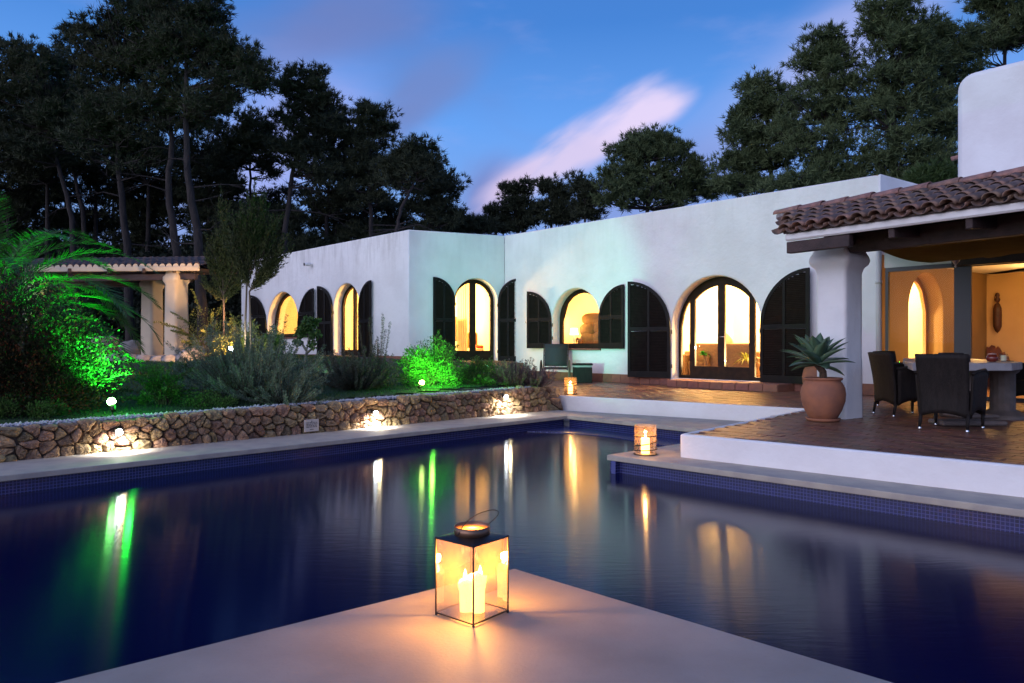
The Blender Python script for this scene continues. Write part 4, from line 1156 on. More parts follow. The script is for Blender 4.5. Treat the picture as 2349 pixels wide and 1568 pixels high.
ct = thing('candle_jar', 'small square glass jar with a pale candle on the stone table', 'candle jar', cj)
MB().bbox((0, 0, .05), (.085, .085, .10), .01).obj('jar', glassmat('jar_glass', dirt_glow=.15), ct)
MB().lathe([(.034, .004), (.034, .075), (.028, .08), (0, .078)], n=18).obj('wax', WAX, ct)
MB().lathe([(.10, .0), (.11, .006), (.10, .010), (0, .006)], c=(0.02, 0, -.004), n=24).obj('dish', BLACKM, ct)
tag(MB().bbox((6.74, 10.35, tz + .006), (.14, .07, .010), .003, rz=.4).obj('phone', mat('dark_phone', (.02, .05, .10), .1), None), 'dark blue phone lying on the stone table near its right end', 'phone')
# ---------------- gourd hanging and carved bench on the ochre wall
a_ = WV.s_at(2290); zc = WV.z_at(2290, 720)
hg = thing('wall_ornament', 'long dark carved gourd shaped ornament hanging on the ochre wall', 'wall hanging', WV.w(a_, zc, .07))
GO = mat('dark_carved_wood', (.05, .018, .010), .5, (.08, .03, .016), 12, bump=.4, bscale=30)
MB().lathe([(.0, -.46), (.05, -.40), (.085, -.30), (.09, -.05), (.085, .12), (.05, .22), (.02, .25)], n=16).obj('ornament_body', GO, hg)
MB().lathe([(.02, .25), (.05, .29), (.06, .33), (.03, .38), (.05, .42), (.03, .47), (0, .49)], n=12).obj('ornament_neck', GO, hg)
a0_, a1_ = WV.s_at(2266), WV.s_at(2322)
ch = thing('carved_bench', 'carved dark wooden bench with a scalloped back against the ochre wall', 'bench', WV.w((a0_ + a1_) / 2, TZ, .35))
ch.rotation_euler = (0, 0, math.atan2(MDIR.y, MDIR.x)); wd = (a1_ - a0_)
out_ = [(-wd / 2, .4), (wd / 2, .4), (wd / 2, .60), (wd * .42, .64), (wd * .38, .72), (wd * .28, .72), (wd * .22, .82), (wd * .12, .80), (wd * .04, .90), (-wd * .04, .95), (-wd * .12, .90), (-wd * .18, .96), (-wd * .30, .98), (-wd * .40, .92), (-wd / 2, .94)]
CW = mat('red_brown_carved_wood', (.12, .030, .010), .4, (.18, .05, .018), 10, bump=.4, bscale=30)
vs = [(x, .30, z) for x, z in out_] + [(x, .25, z) for x, z in out_]; n = len(out_)
MB().add(vs, [tuple(range(n))[::-1], tuple(range(n, 2 * n))] + [(i, (i + 1) % n, (i + 1) % n + n, i + n) for i in range(n)]).obj('bench_back', CW, ch)
MB().bbox((0, 0, .42), (wd, .55, .06), .01).obj('bench_seat', CW, ch)
for x in (-wd / 2 + .04, wd / 2 - .04):
    for y in (-.22, .22): MB().bbox((x, y, .2), (.06, .06, .4), .008).obj('leg', CW, ch)
    MB().bbox((x, 0, .62), (.05, .5, .06), .012).obj('armrest', CW, ch)
# ---------------- pots with agaves
TC = mat('terracotta_pot_clay', (.33, .125, .062), .8, (.25, .10, .058), 5, bump=.2, bscale=30)
SOIL = mat('potting_soil', (.03, .02, .014), .95, bump=1, bscale=50)
AG = foliage('agave_leaf', (.045, .095, .055), (.10, .17, .095), nscale=2, rough=.45, trans=.06, spec=.4)
def agave(name, label, loc, r, stem, lean, nleaf, seed, sc=1.0, group=None):
    rnd = random.Random(seed); t = thing(name, label, 'agave plant', loc, 0, group)
    top = Vector(lean) + Z3 * stem
    MB().tube([(0, 0, -.05), (lean[0] * .3 + .02, lean[1] * .3, stem * .4), (lean[0] * .8 - .01, lean[1] * .8, stem * .75), top], [.055 * sc, .045 * sc, .05 * sc, .04 * sc], n=10).obj('stem', mat('agave_stem', (.11, .06, .035), .9, (.05, .03, .02), 20, bump=1, bscale=50), t)
    for k in range(nleaf):
        az = k * 2.39996 + rnd.uniform(-.2, .2); f = k / nleaf
        el = R(-14 + 98 * f ** .8 + rnd.uniform(-7, 7)); L = r * (.75 + .35 * math.sin(math.pi * min(1, f * .85 + .15))) * rnd.uniform(.88, 1.08)
        d_ = Vector((math.cos(az), math.sin(az), 0)); vs, fs = [], []
        nl = 9
        for i in range(nl + 1):
            u = i / nl; w_ = .078 * sc * (1 - .35 * (1 - u) ** 2) * (1 - u ** 3.2) * (1.0 + .3 * math.sin(math.pi * u)) + .001
            e_ = el - .5 * u * u + .15 * u
            c = top + Z3 * (-.08 * sc * (1 - f)) + d_ * (.025 + L * u * math.cos(el - .25 * u)) + Z3 * (L * u * math.sin(el - .25 * u) + .03 * u * u)
            sd_ = Vector((-d_.y, d_.x, 0)); nrm = sd_.cross(d_ * math.cos(e_) + Z3 * math.sin(e_)) * -1
            vs += [c - sd_ * w_ + nrm * w_ * .35, c, c + sd_ * w_ + nrm * w_ * .35, c - nrm * .012 * (1 - u)]
        for i in range(nl):
            a = i * 4; b = a + 4
            fs += [(a, a + 1, b + 1, b), (a + 1, a + 2, b + 2, b + 1), (a + 2, a + 3, b + 3, b + 2), (a + 3, a, b, b + 3)]
        MB().add(vs, fs, smooth=True).obj('leaf', AG, t)
    return t
pc = Vector(((1888 - CX) * 9.62 / FPX, 9.62, TZ))
pot = thing('plant_pot', 'large round terracotta pot on a saucer in front of the white pillar', 'plant pot', pc, 0, 'terracotta pots by the pillar')
MB().lathe([(.150, .035), (.175, .05), (.225, .14), (.268, .27), (.275, .36), (.262, .44), (.232, .50), (.215, .520), (.222, .535), (.238, .545), (.240, .560), (.228, .568), (.205, .565), (.200, .53), (.0, .52)], n=48).obj('pot_body', TC, pot)
MB().lathe([(.16, 0), (.195, .006), (.215, .035), (.208, .045), (.185, .035), (0, .033)], n=40).obj('saucer', TC, pot)
MB().lathe([(.202, .532), (0, .538)], n=24).obj('soil', SOIL, pot)
agave('agave', 'blue green agave with broad pointed leaves growing in the round terracotta pot', pc + Vector((0, 0, .53)), .41, .27, (-.07, 0, 0), 26, 3, 1.0)
p2 = Vector(((1871 - CX) * 14.4 / FPX, 14.4, TZ))
pot2 = thing('plant_pot', 'terracotta pot mostly hidden behind the front pot and pillar', 'plant pot', p2, 0, 'terracotta pots by the pillar')
MB().lathe([(.14, 0), (.17, .03), (.23, .22), (.25, .36), (.22, .50), (.19, .55), (.21, .58), (.18, .58), (0, .56)], n=36).obj('pot_body', TC, pot2)
agave('agave', 'agave partly hidden behind the front agave by the shutter', p2 + Vector((0, 0, .53)), .48, .25, (-.12, 0, 0), 24, 8, 1.0)

# ---------------- sun chair and wicker box by the small window
SLG = mat('grey_sling_fabric', (.030, .034, .032), .75, bump=.3, bscale=200)
AL = mat('painted_metal_frame', (.03, .032, .03), .35, metal=.5)
sc_ = Vector((1.17, 19.95, TZ))
SC = thing('sun_chair', 'reclining grey sling sun chair standing on the terrace below the small window', 'chair', sc_, R(-6))
def panelb(pts_l, w, name, m, th=.012):
    vs = []; 
    for (y, z) in pts_l: vs += [(-w / 2, y, z), (w / 2, y, z)]
    o = MB().add(vs, [(2 * i, 2 * i + 1, 2 * i + 3, 2 * i + 2) for i in range(len(pts_l) - 1)], smooth=True).obj(name, m, SC); s = o.modifiers.new('s', 'SOLIDIFY'); s.thickness = th
panelb([(.42, 1.00), (.36, .85), (.22, .55), (.14, .40)], .62, 'backrest', SLG)
panelb([(.12, .37), (-.1, .32), (-.45, .34)], .62, 'seat', SLG)
for s in (-1, 1):
    x = s * .33
    MB().tube([(x, .43, 1.01), (x, .22, .55), (x, .12, .37), (x, -.1, .31), (x, -.45, .33), (x, -.50, .33)], .016, n=8).obj('side_rail', AL, SC)
    pts_ = [(x + s * .05, .38 * math.cos(a) - .10, .12 + .44 * math.sin(a)) for a in [math.pi * i / 12 for i in range(13)]]
    MB().tube([(x + s * .05, pts_[0][1], .0)] + pts_ + [(x + s * .05, pts_[-1][1], .0)], .020, n=8).obj('armrest', mat('brown_wood_arm', (.14, .11, .06), .5) if s > 0 else AL, SC)  # one armrest in a brown wood tone, the other in frame metal
MB().tube([(-.33, .30, .70), (.33, .30, .70)], .014, n=8).tube([(-.33, .12, .36), (.33, .12, .36)], .014, n=8).obj('crossbar', AL, SC)
bc = at(1338, 879, TZ) + Vector((0, .25, 0))
bo = thing('storage_box', 'dark woven side table box with a lid beside the sun chair', 'side table', bc, R(-4))
MB().bbox((0, 0, .20), (.50, .46, .40), .012).obj('box_body', WICKER, bo)
MB().bbox((0, 0, .425), (.47, .43, .045), .004).obj('rim', mat('pale_rim', (.35, .36, .36), .4), bo)
MB().bbox((0, 0, .475), (.53, .49, .05), .012).obj('lid', WICKER, bo)

# ---------------- glass hurricane lanterns with wire and candle
WIRE = mat('rusty_wire', (.05, .028, .018), .6, metal=.4)
HG = glassmat('hurricane_glass', tint=(1.0, .93, .84), dirt_glow=.16, dirt_glow_col=(.95, .62, .32), base=.05, blend=.3)  # amber scatter colour stands in for candle glow in the glass
def hurricane(label, loc, seed, e):
    rnd = random.Random(seed); t = thing('candle_lantern', label, 'lantern', loc, rnd.uniform(0, 6), 'glass candle lanterns wound with wire')
    r = .122
    MB().tube([(0, 0, .004), (0, 0, .335)], r, n=40, caps=False).obj('glass_cylinder', HG, t)
    pts_ = []
    for i in range(150):
        a = i / 149 * 2 * math.pi * 3.3; z = .012 + .25 * (i / 149) + .022 * math.sin(a * .5 + seed) * math.sin(math.pi * i / 149)
        pts_.append(((r + .008) * math.cos(a), (r + .008) * math.sin(a), z))
    MB().tube(pts_, .0055, n=6).obj('wire_coil', WIRE, t)
    MB().tube([((r + .006) * math.cos(a), (r + .006) * math.sin(a), .007) for a in [2 * math.pi * i / 40 for i in range(40)]], .006, n=6, closed=True).obj('base_ring', WIRE, t)
    MB().lathe([(.048, .012), (.049, .05), (.048, .165), (.050, .178), (.044, .186), (.030, .176), (.006, .172), (0, .172)], n=28).obj('candle', WAXG, t)
    MB().lathe([(.001, .172), (.009, .18), (.012, .192), (.008, .21), (.0, .232)], n=12).obj('flame', FLAME, t)
    l = lamp_pt(Vector(loc) + Vector((0, 0, .225)), e, (1, .50, .14), .02, 'candle_light')
    return t
WAXG = mat('glowing_wax', (.95, .75, .42), .5, sss=.5, emit=(1, .50, .13), estr=7.0)  # emission stands in for flame light shining through the wax
hurricane('wire wrapped glass candle lantern on the tip of the poolside ledge', at(1480.5, 1043, 0), 1, 10)
hurricane('wire wrapped glass candle lantern on the far terrace near the stone wall', at(1308.5, 905, TZ), 2, 12)

# ---------------- square glass lantern on the deck
q0, q1, q2 = at(1084, 1441), at(997, 1412), at(1168, 1405)
ctr = (q1 + q2) / 2; sdl = .236; rz_ = math.atan2((q2 - q0).y, (q2 - q0).x)
LT = thing('glass_lantern', 'square glass and black metal lantern with lit candles on the pool deck', 'lantern', ctr, rz_)
h_ = .355; z0 = .012; hs = sdl / 2
LG = glassmat('lantern_glass', tint=(1.0, .93, .86), dirt_glow=.12, dirt_glow_col=(.88, .54, .26), base=.13, blend=.35)
for (a, b) in ((1, 1), (1, -1), (-1, 1), (-1, -1)):
    MB().box((a * hs, b * hs, z0 / 2 + h_ / 2), (.0055, .0055, h_ - z0 + z0)).obj('corner_bar', METALDK, LT)
    MB().lathe([(.004, 0), (.007, .004), (.004, .010)], c=(a * hs * .99, b * hs * .99, 0), n=10).obj('foot', METALDK, LT)
for (a, b, rr_) in ((1, 0, 1), (-1, 0, 1), (0, 1, 0), (0, -1, 0)):
    dim = (.0055, sdl, .0055) if rr_ else (sdl, .0055, .0055)
    MB().box((a * hs, b * hs, z0), dim).obj('bottom_bar', METALDK, LT); MB().box((a * hs, b * hs, h_), dim).obj('top_bar', METALDK, LT)
    pd = (.002, sdl - .008, h_ - z0 - .006) if rr_ else (sdl - .008, .002, h_ - z0 - .006)
    o = MB().add(*( [[(a * hs, -hs + .004, z0 + .003), (a * hs, hs - .004, z0 + .003), (a * hs, hs - .004, h_ - .003), (a * hs, -hs + .004, h_ - .003)], [(0, 1, 2, 3)]] if rr_ else [[(-hs + .004, b * hs, z0 + .003), (hs - .004, b * hs, z0 + .003), (hs - .004, b * hs, h_ - .003), (-hs + .004, b * hs, h_ - .003)], [(0, 1, 2, 3)]])).obj('pane', LG, LT)
# base glass and tray
MB().add([(-hs, -hs, z0 + .001), (hs, -hs, z0 + .001), (hs, hs, z0 + .001), (-hs, hs, z0 + .001)], [(0, 1, 2, 3)]).obj('base_pane', LG, LT)
# lid: low pyramid with a round opening and a collar
rc = .083; n = 48; vs, fs = [], []
for k in range(n):
    a = 2 * math.pi * k / n + math.pi / 4; c_, s_ = math.cos(a), math.sin(a); r = 1 / max(abs(c_), abs(s_))
    vs += [(hs * 1.02 * c_ * r, hs * 1.02 * s_ * r, h_ + .002), (rc * c_, rc * s_, h_ + .016)]
for k in range(n): fs.append((2 * k, 2 * ((k + 1) % n), 2 * ((k + 1) % n) + 1, 2 * k + 1))
LIDM = mat('blackened_metal', (.045, .035, .034), .35, (.07, .05, .045), 20, metal=.8)
o = MB().add(vs, fs).obj('lid', LIDM, LT); so = o.modifiers.new('s', 'SOLIDIFY'); so.thickness = .0015
vs, fs = [], []
for k in range(n):
    a = 2 * math.pi * k / n; c_, s_ = math.cos(a), math.sin(a)
    vs += [(rc * c_, rc * s_, h_ + .014), (rc * c_, rc * s_, h_ + .054)]
for k in range(n): fs.append((2 * k, 2 * ((k + 1) % n), 2 * ((k + 1) % n) + 1, 2 * k + 1))
o = MB().add(vs, fs, smooth=True).obj('collar', mat('collar_metal', (.22, .12, .075), .4, metal=.75), LT); so = o.modifiers.new('s', 'SOLIDIFY'); so.thickness = .002
# wire handle falling to the right
ax = Matrix.Rotation(-rz_, 4, 'Z')
hw = [(1050, 1229, 3.37), (1062, 1208, 3.38), (1080, 1190, 3.40), (1103, 1177, 3.42), (1128, 1170.5, 3.45), (1141, 1173, 3.46), (1143, 1180, 3.47), (1134, 1191, 3.48), (1117, 1206, 3.50)]
hc = [Matrix.Rotation(-rz_, 3, 'Z') @ (atd(*q) - ctr) for q in hw]; hp = []
for i in range(len(hc) - 1):
    for j in range(4):
        t = j / 4; p0, p1, p2_, p3 = hc[max(i - 1, 0)], hc[i], hc[i + 1], hc[min(i + 2, len(hc) - 1)]
        hp.append(.5 * ((2 * p1) + (p2_ - p0) * t + (2 * p0 - 5 * p1 + 4 * p2_ - p3) * t * t + (3 * p1 - p0 - 3 * p2_ + p3) * t ** 3))
hp.append(hc[-1])
MB().tube(hp, .0024, n=6).obj('handle', METALDK, LT)
# pillar candles in the lantern, melted
LWAX = mat('glowing_lantern_wax', (.95, .78, .48), .45, sss=.6, emit=(1, .52, .15), estr=3.2)  # wax given its own glow in place of light from the flame
for k, (cx_, cy_, hh, rr_, tl) in enumerate(((-.026, .004, .150, .031, -.12), (.028, -.010, .172, .029, .20))):
    c = ax @ Vector((cx_, cy_, 0)); cd_ = thing('candle', ('shorter lit pillar candle on the left in the square lantern', 'taller lit pillar candle with a leaning molten rim in the square lantern', 'rear pillar candle inside the square lantern')[k], 'candle', ctr + Matrix.Rotation(rz_, 4, 'Z') @ c + Z3 * (z0 + .002), 0, 'pillar candles in the square lantern')
    vs, fs = [], []; n = 28; prof = [(0, rr_), (.02, rr_), (hh * .6, rr_ * 1.0), (hh * .82, rr_ * 1.06), (hh * .96, rr_ * 1.10), (hh, rr_ * .98), (hh * .97, rr_ * .8), (hh * .90, rr_ * .3), (hh * .90, 0)]
    for i, (z, r) in enumerate(prof):
        for q in range(n):
            a = 2 * math.pi * q / n; zz = z + (.016 * math.cos(a + k * 2) + .005 * math.sin(3 * a + k) if i >= 3 and i < 7 else 0)
            rr2 = r * (1 + .05 * math.sin(2 * a + k))
            vs.append((rr2 * math.cos(a) + tl * .10 * max(0, z / hh - .5), rr2 * math.sin(a), max(0, zz)))
    for i in range(len(prof) - 1):
        for q in range(n): fs.append((i * n + q, i * n + (q + 1) % n, (i + 1) * n + (q + 1) % n, (i + 1) * n + q))
    MB().add(vs, fs, smooth=True).obj('wax', LWAX, cd_)
    MB().lathe([(.001, 0), (.007, .008), (.0095, .018), (.006, .036), (.0, .056)], c=(tl * .05, 0, hh * .92), n=12).obj('flame', FLAME, cd_)
lamp_pt(ctr + Vector((0, 0, .215)), 50, (1, .42, .07), .022, 'candle_light')
# ============================================================ things inside the lit rooms
def yawof(w): return math.atan2(w.u.y, w.u.x)
BR = mat('brown_sofa_fabric', (.23, .13, .06), .9, (.18, .10, .05), 20, bump=.3, bscale=120)
TAN = mat('tan_cushion_fabric', (.20, .10, .03), .9, (.15, .075, .025), 10, bump=.3, bscale=90)
PALE = mat('pale_linen', (.72, .58, .34), .9, (.64, .50, .30), 6, bump=.3, bscale=60)
ORG = mat('orange_wood', (.50, .16, .03), .5, (.42, .13, .03), 6)
SHEER = foliage('sheer_curtain', (.72, .62, .42), (.80, .70, .50), nscale=3, rough=.9, trans=.6, spec=.05)
def rbox(name, parent, c, size, m, b=.04):
    o = MB().bbox(c, size, b).obj(name, m, parent); s = o.modifiers.new('s', 'SUBSURF'); s.levels = 1; s.render_levels = 2; return o
def curtain(label, wall, a0, a1, z0, z1, off, m=SHEER, folds=9):
    vs, fs = [], []; n = folds * 6
    for i in range(n + 1):
        a = a0 + (a1 - a0) * i / n; d_ = off + .035 * math.sin(i / 6 * 2 * math.pi)
        vs += [wall.w(a, z0, d_), wall.w(a, z1, d_)]
    for i in range(n): fs.append((2 * i, 2 * i + 2, 2 * i + 3, 2 * i + 1))
    return tag(MB().add(vs, fs, smooth=True).obj('curtain', m), label, 'curtain')
def pillow(label, c, w, h, rot, m, cat='cushion', group=None):
    vs, fs = [], []; n1, n2 = 16, 10
    for i in range(n2 + 1):
        th = math.pi * i / n2
        for k in range(n1):
            ph = 2 * math.pi * k / n1; f = lambda t: math.copysign(abs(t) ** .75, t)
            vs.append((w / 2 * f(math.sin(th)) * f(math.cos(ph)), h * .28 * math.cos(th) * .8, h / 2 * f(math.sin(th)) * f(math.sin(ph))))
    for i in range(n2):
        for k in range(n1): fs.append((i * n1 + k, (i + 1) * n1 + k, (i + 1) * n1 + (k + 1) % n1, i * n1 + (k + 1) % n1))
    o = MB().add(vs, fs, smooth=True).obj('cushion', m); o.location = c; o.rotation_euler = rot; return tag(o, label, cat, group)
# --- main living room, sofa seen from behind
w_ = WM; o = O_mdoor; d0 = -TH
def rm(x, z, off): return w_.w(w_.s_at(x, off), z, off)
sofa = thing('sofa', 'brown upholstered sofa seen from behind through the big arched door', 'sofa', rm(1660, .42, -TH - 1.1), yawof(WM))
rbox('sofa_back', sofa, (.1, -.30, .42), (1.75, .22, .86), BR)
rbox('sofa_seat', sofa, (.1, .15, .22), (1.75, .75, .42), BR)
rbox('sofa_arm', sofa, (-.85, .1, .34), (.22, .9, .62), BR); rbox('sofa_arm', sofa, (1.05, .1, .34), (.22, .9, .62), BR)
ac = thing('lounge_chair', 'brown armchair at the left behind the glass of the big arched door', 'chair', rm(1603, .42, -TH - .8), yawof(WM) + .3)
rbox('chair_arm', ac, (-.28, 0, .30), (.16, .7, .55), BR); rbox('chair_arm', ac, (.28, 0, .30), (.16, .7, .55), BR)
rbox('chair_seat', ac, (0, .05, .22), (.5, .6, .36), BR); rbox('chair_back', ac, (0, .36, .42), (.6, .14, .5), BR)
pillow('pale cushion leaning on the lounge chair by the green houseplant', rm(1626, 1.02, -TH - 1.0), .45, .42, (0, .35, yawof(WM)), PALE, group='pale cushions on the living room seats')
pillow('pale pointed cushion on top of the sofa back', rm(1664, 1.32, -TH - 1.3), .44, .40, (0, .8, yawof(WM)), PALE, group='pale cushions on the living room seats')
cab = thing('cabinet', 'orange wooden cabinet in the left sidelight of the big arched door', 'cabinet', rm(1570, .42, -TH - 2.2), yawof(WM))
MB().bbox((0, 0, .42), (1.0, .4, .84), .02).obj('cabinet_body', ORG, cab); MB().bbox((0, -.21, .42), (.46, .02, .7), .01).obj('cabinet_door', ORG, cab)
curtain('sheer curtain hanging in the right sidelight of the big arched door', WM, O_mdoor['a1'] - .22, O_mdoor['a1'] + .3, .45, 3.2, -TH - .20)
# houseplants inside
LF = foliage('houseplant_leaf', (.16, .20, .02), (.30, .30, .05), rough=.5, trans=.3)
LFG = foliage('green_houseplant_leaf', (.02, .22, .02), (.04, .34, .04), rough=.5, trans=.3)
def sprayplant(label, c, n, L, m, seed, up=.9, w=.028, name='houseplant', cat='houseplant'):
    r_ = random.Random(seed); T = []
    t = thing(name, label, cat, c)
    for k in range(n):
        az = r_.uniform(0, 6.28); el = r_.uniform(.3, 1.4) * up; l = L * r_.uniform(.6, 1.1); d_ = Vector((math.cos(az), math.sin(az), 0)); sdv = Vector((-d_.y, d_.x, 0)); prev = None
        for i in range(6):
            u = i / 5; p = d_ * (l * u * math.cos(el)) + Z3 * (l * u * math.sin(el) - .55 * l * u * u); ww = w * math.sin(math.pi * (u * .85 + .1))
            cur = (p - sdv * ww, p + sdv * ww)
            if prev: T.append([prev[0], prev[1], cur[1], cur[0]])
            prev = cur
    np_mesh('foliage', np.array([[tuple(q) for q in f] for f in T]), 4, m, t)
    return t
sprayplant('yellow green palm leaves inside the right leaf of the big arched door', rm(1712, .85, -TH - .5), 34, .6, LF, 3, w=.016)
sprayplant('small bright green plant between the cushions inside the big door', rm(1613, .98, -TH - .6), 30, .25, LFG, 4)
# --- small window: table lamp, elephant, cushions
w_ = WM
lampc = rm(1317, 1.22, -TH - .55)
tl = thing('table_lamp', 'lit white table lamp standing behind the small arched window', 'lamp', lampc)
MB().lathe([(.13, .30), (.10, .50)], n=24).obj('lamp_shade', emis('lit_lampshade', (1, .80, .45), 5.0), tl)
MB().lathe([(.06, 0), (.06, .02), (.02, .04), (.035, .14), (.015, .24), (.01, .36)], n=16).obj('lamp_base', mat('white_lamp_base', (.8, .75, .65), .4), tl)
lamp_pt(lampc + Vector((0, -.0, .62)), 22, WARM, .06)
MB_ = MB().bbox((0, 0, -.03), (1.1, .40, .05), .01)
shelf = thing('side_table', 'pale side table carrying the lit lamp behind the small window', 'table', lampc - Z3 * .008, yawof(WM))
MB_.obj('table_top', PALE, shelf)
for x in (-.48, .48): MB().bbox((x, 0, -.42), (.05, .3, .74), .01).obj('leg', PALE, shelf)
el = thing('elephant_figure', 'small brown elephant figurine beside the lit table lamp', 'figurine', rm(1331, 1.22, -TH - .45), yawof(WM))
EM = mat('figurine_wood', (.20, .08, .015), .5)
fb = MB(); vs, fs = [], []
for i in range(9):
    th = math.pi * i / 8
    for k in range(12):
        ph = 2 * math.pi * k / 12; vs.append((.085 * math.cos(th), .05 * math.sin(th) * math.cos(ph), .145 + .058 * math.sin(th) * math.sin(ph)))
for i in range(8):
    for k in range(12): fs.append((i * 12 + k, i * 12 + (k + 1) % 12, (i + 1) * 12 + (k + 1) % 12, (i + 1) * 12 + k))
fb.add(vs, fs, smooth=True)
fb.tube([(-.07, 0, .17), (-.11, 0, .19), (-.14, 0, .16), (-.15, 0, .10), (-.145, 0, .05)], [.035, .042, .03, .016, .01], n=10)
fb.obj('body', EM, el)
for (x, y) in ((-.05, -.03), (-.05, .03), (.05, -.03), (.05, .03)): MB().tube([(x, y, .13), (x, y, 0)], [.022, .018], n=8).obj('leg', EM, el)
for y in (-1, 1): MB().bbox((-.085, y * .045, .175), (.05, .012, .06), .005).obj('ear', EM, el)
for k, (x, z, w2, h2, ro, lb) in enumerate(((1350, 1.34, .66, .46, .05, 'large tan cushion at the bottom of the pile behind the small window'),
                                     (1374, 1.38, .62, .48, -.3, 'tan cushion at the right of the pile behind the small window'),
                                     (1348, 1.68, .62, .38, -.12, 'tan cushion in the middle of the pile behind the small window'),
                                     (1378, 1.70, .62, .40, .25, 'second tan cushion in the upper pile behind the small window'),
                                     (1362, 1.98, .95, .36, .02, 'topmost wide tan cushion of the pile behind the small window'))):
    pillow(lb, rm(x, z, -TH - .75 - .03 * k), w2, h2, (0, ro, yawof(WM)), TAN, group='cushion pile behind the small window')
curtain('striped tan curtain at the right inside the small arched window', WM, O_mwin['a1'] - .28, O_mwin['a1'] + .3, .6, 3.2, -TH - 1.6)
# --- wing room
w_ = WW
curtain('sheer cream curtain behind the left leaf of the wing door', WW, O_wing['a0'] + .28, O_wing['a0'] + .62, UZ + .05, 3.3, -TH - .22, folds=5)
mb = MB(); 
p = rm(1049, 1.72, -TH - .5)
fr_ = thing('picture_frame', 'thin dark picture frame seen through the left leaf of the wing door', 'picture', p, yawof(WW))
for (c, s_) in (((-.14, 0, 0), (.02, .03, .75)), ((.14, 0, 0), (.02, .03, .75)), ((0, 0, .365), (.30, .03, .02)), ((0, 0, -.365), (.30, .03, .02))): mb.box(c, s_)
mb.obj('frame', GO, fr_); MB().box((0, .01, 0), (.26, .01, .71)).obj('picture', PALE, fr_)
wo_ = thing('wall_ornament', 'slender dark carved ornament on the wall seen through the wing door', 'wall hanging', rm(1096, 2.10, -TH - 1.9))
MB().lathe([(0, -.42), (.03, -.38), (.02, -.30), (.045, -.1), (.07, .15), (.09, .24), (.05, .30), (.06, .36), (0, .40)], n=10).obj('ornament_body', GO, wo_)
sf = thing('sofa', 'small tan sofa with a red throw seen through the wing door', 'sofa', rm(1106, UZ, -TH - 1.3), yawof(WW))
rbox('sofa_back', sf, (0, .2, .62), (.95, .2, .62), TAN); rbox('sofa_seat', sf, (0, -.15, .24), (.95, .6, .40), PALE)
rbox('throw', sf, (.02, -.20, .47), (.75, .5, .10), mat('red_throw', (.55, .05, .02), .9, bump=.5, bscale=60))
# --- left rooms
w_ = WLf
curtain('cream curtain inside the far left arched window', WLf, O_lwin['a1'] + .25, O_lwin['a1'] + .8, UZ, 3.2, -TH - 1.6, folds=6)
bd = thing('bed', 'white bed seen through the narrow arched door on the left wing', 'bed', rm(812, UZ, -TH - 1.3), yawof(WLf))
rbox('mattress', bd, (0, 0, .32), (1.4, .9, .40), mat('white_bedding', (.8, .76, .68), .9)); rbox('headboard', bd, (0, .5, .55), (1.5, .08, 1.1), TAN)

# ============================================================ VEGETATION
def rand_unit(n, g=rng):
    v = g.normal(size=(n, 3)); return v / np.linalg.norm(v, axis=1, keepdims=True)
def leaf_quads(C, D, Lh, Wd, g=rng):
    """diamond leaves: base C (N,3), direction D (N,3), length, width"""
    N = len(C); D = D / np.linalg.norm(D, axis=1, keepdims=True)
    S = np.cross(D, rand_unit(N, g)); S /= np.linalg.norm(S, axis=1, keepdims=True) + 1e-9
    L = np.broadcast_to(np.asarray(Lh, float).reshape(-1, 1), (N, 1)); W = np.broadcast_to(np.asarray(Wd, float).reshape(-1, 1), (N, 1))
    return np.stack([C, C + D * L * .45 + S * W, C + D * L, C + D * L * .45 - S * W], 1)
def needle_tris(C, D, L, W, g=rng):
    N = len(C); S = np.cross(D, rand_unit(N, g)); S /= np.linalg.norm(S, axis=1, keepdims=True) + 1e-9
    return np.stack([C - S * W, C + S * W, C + D * L], 1)
def tubes_mesh(segs, name, m, parent, n=5):
    mb = MB()
    for pts_, rad in segs: mb.tube(pts_, rad, n=n, caps=False)
    return mb.obj(name, m, parent)
BARK = mat('pine_bark', (.034, .025, .022), .95, (.014, .011, .011), 5, bump=1, bscale=14, stretch=(1, 1, .3), bdist=.04)
PINE_D = foliage('dark_pine_needles', (.014, .021, .010), (.052, .060, .027), nscale=.5, trans=.12, rough=.7)
PINE_G = foliage('green_pine_needles', (.030, .052, .018), (.105, .135, .052), nscale=.5, trans=.12, rough=.7)
prand = random.Random(21)
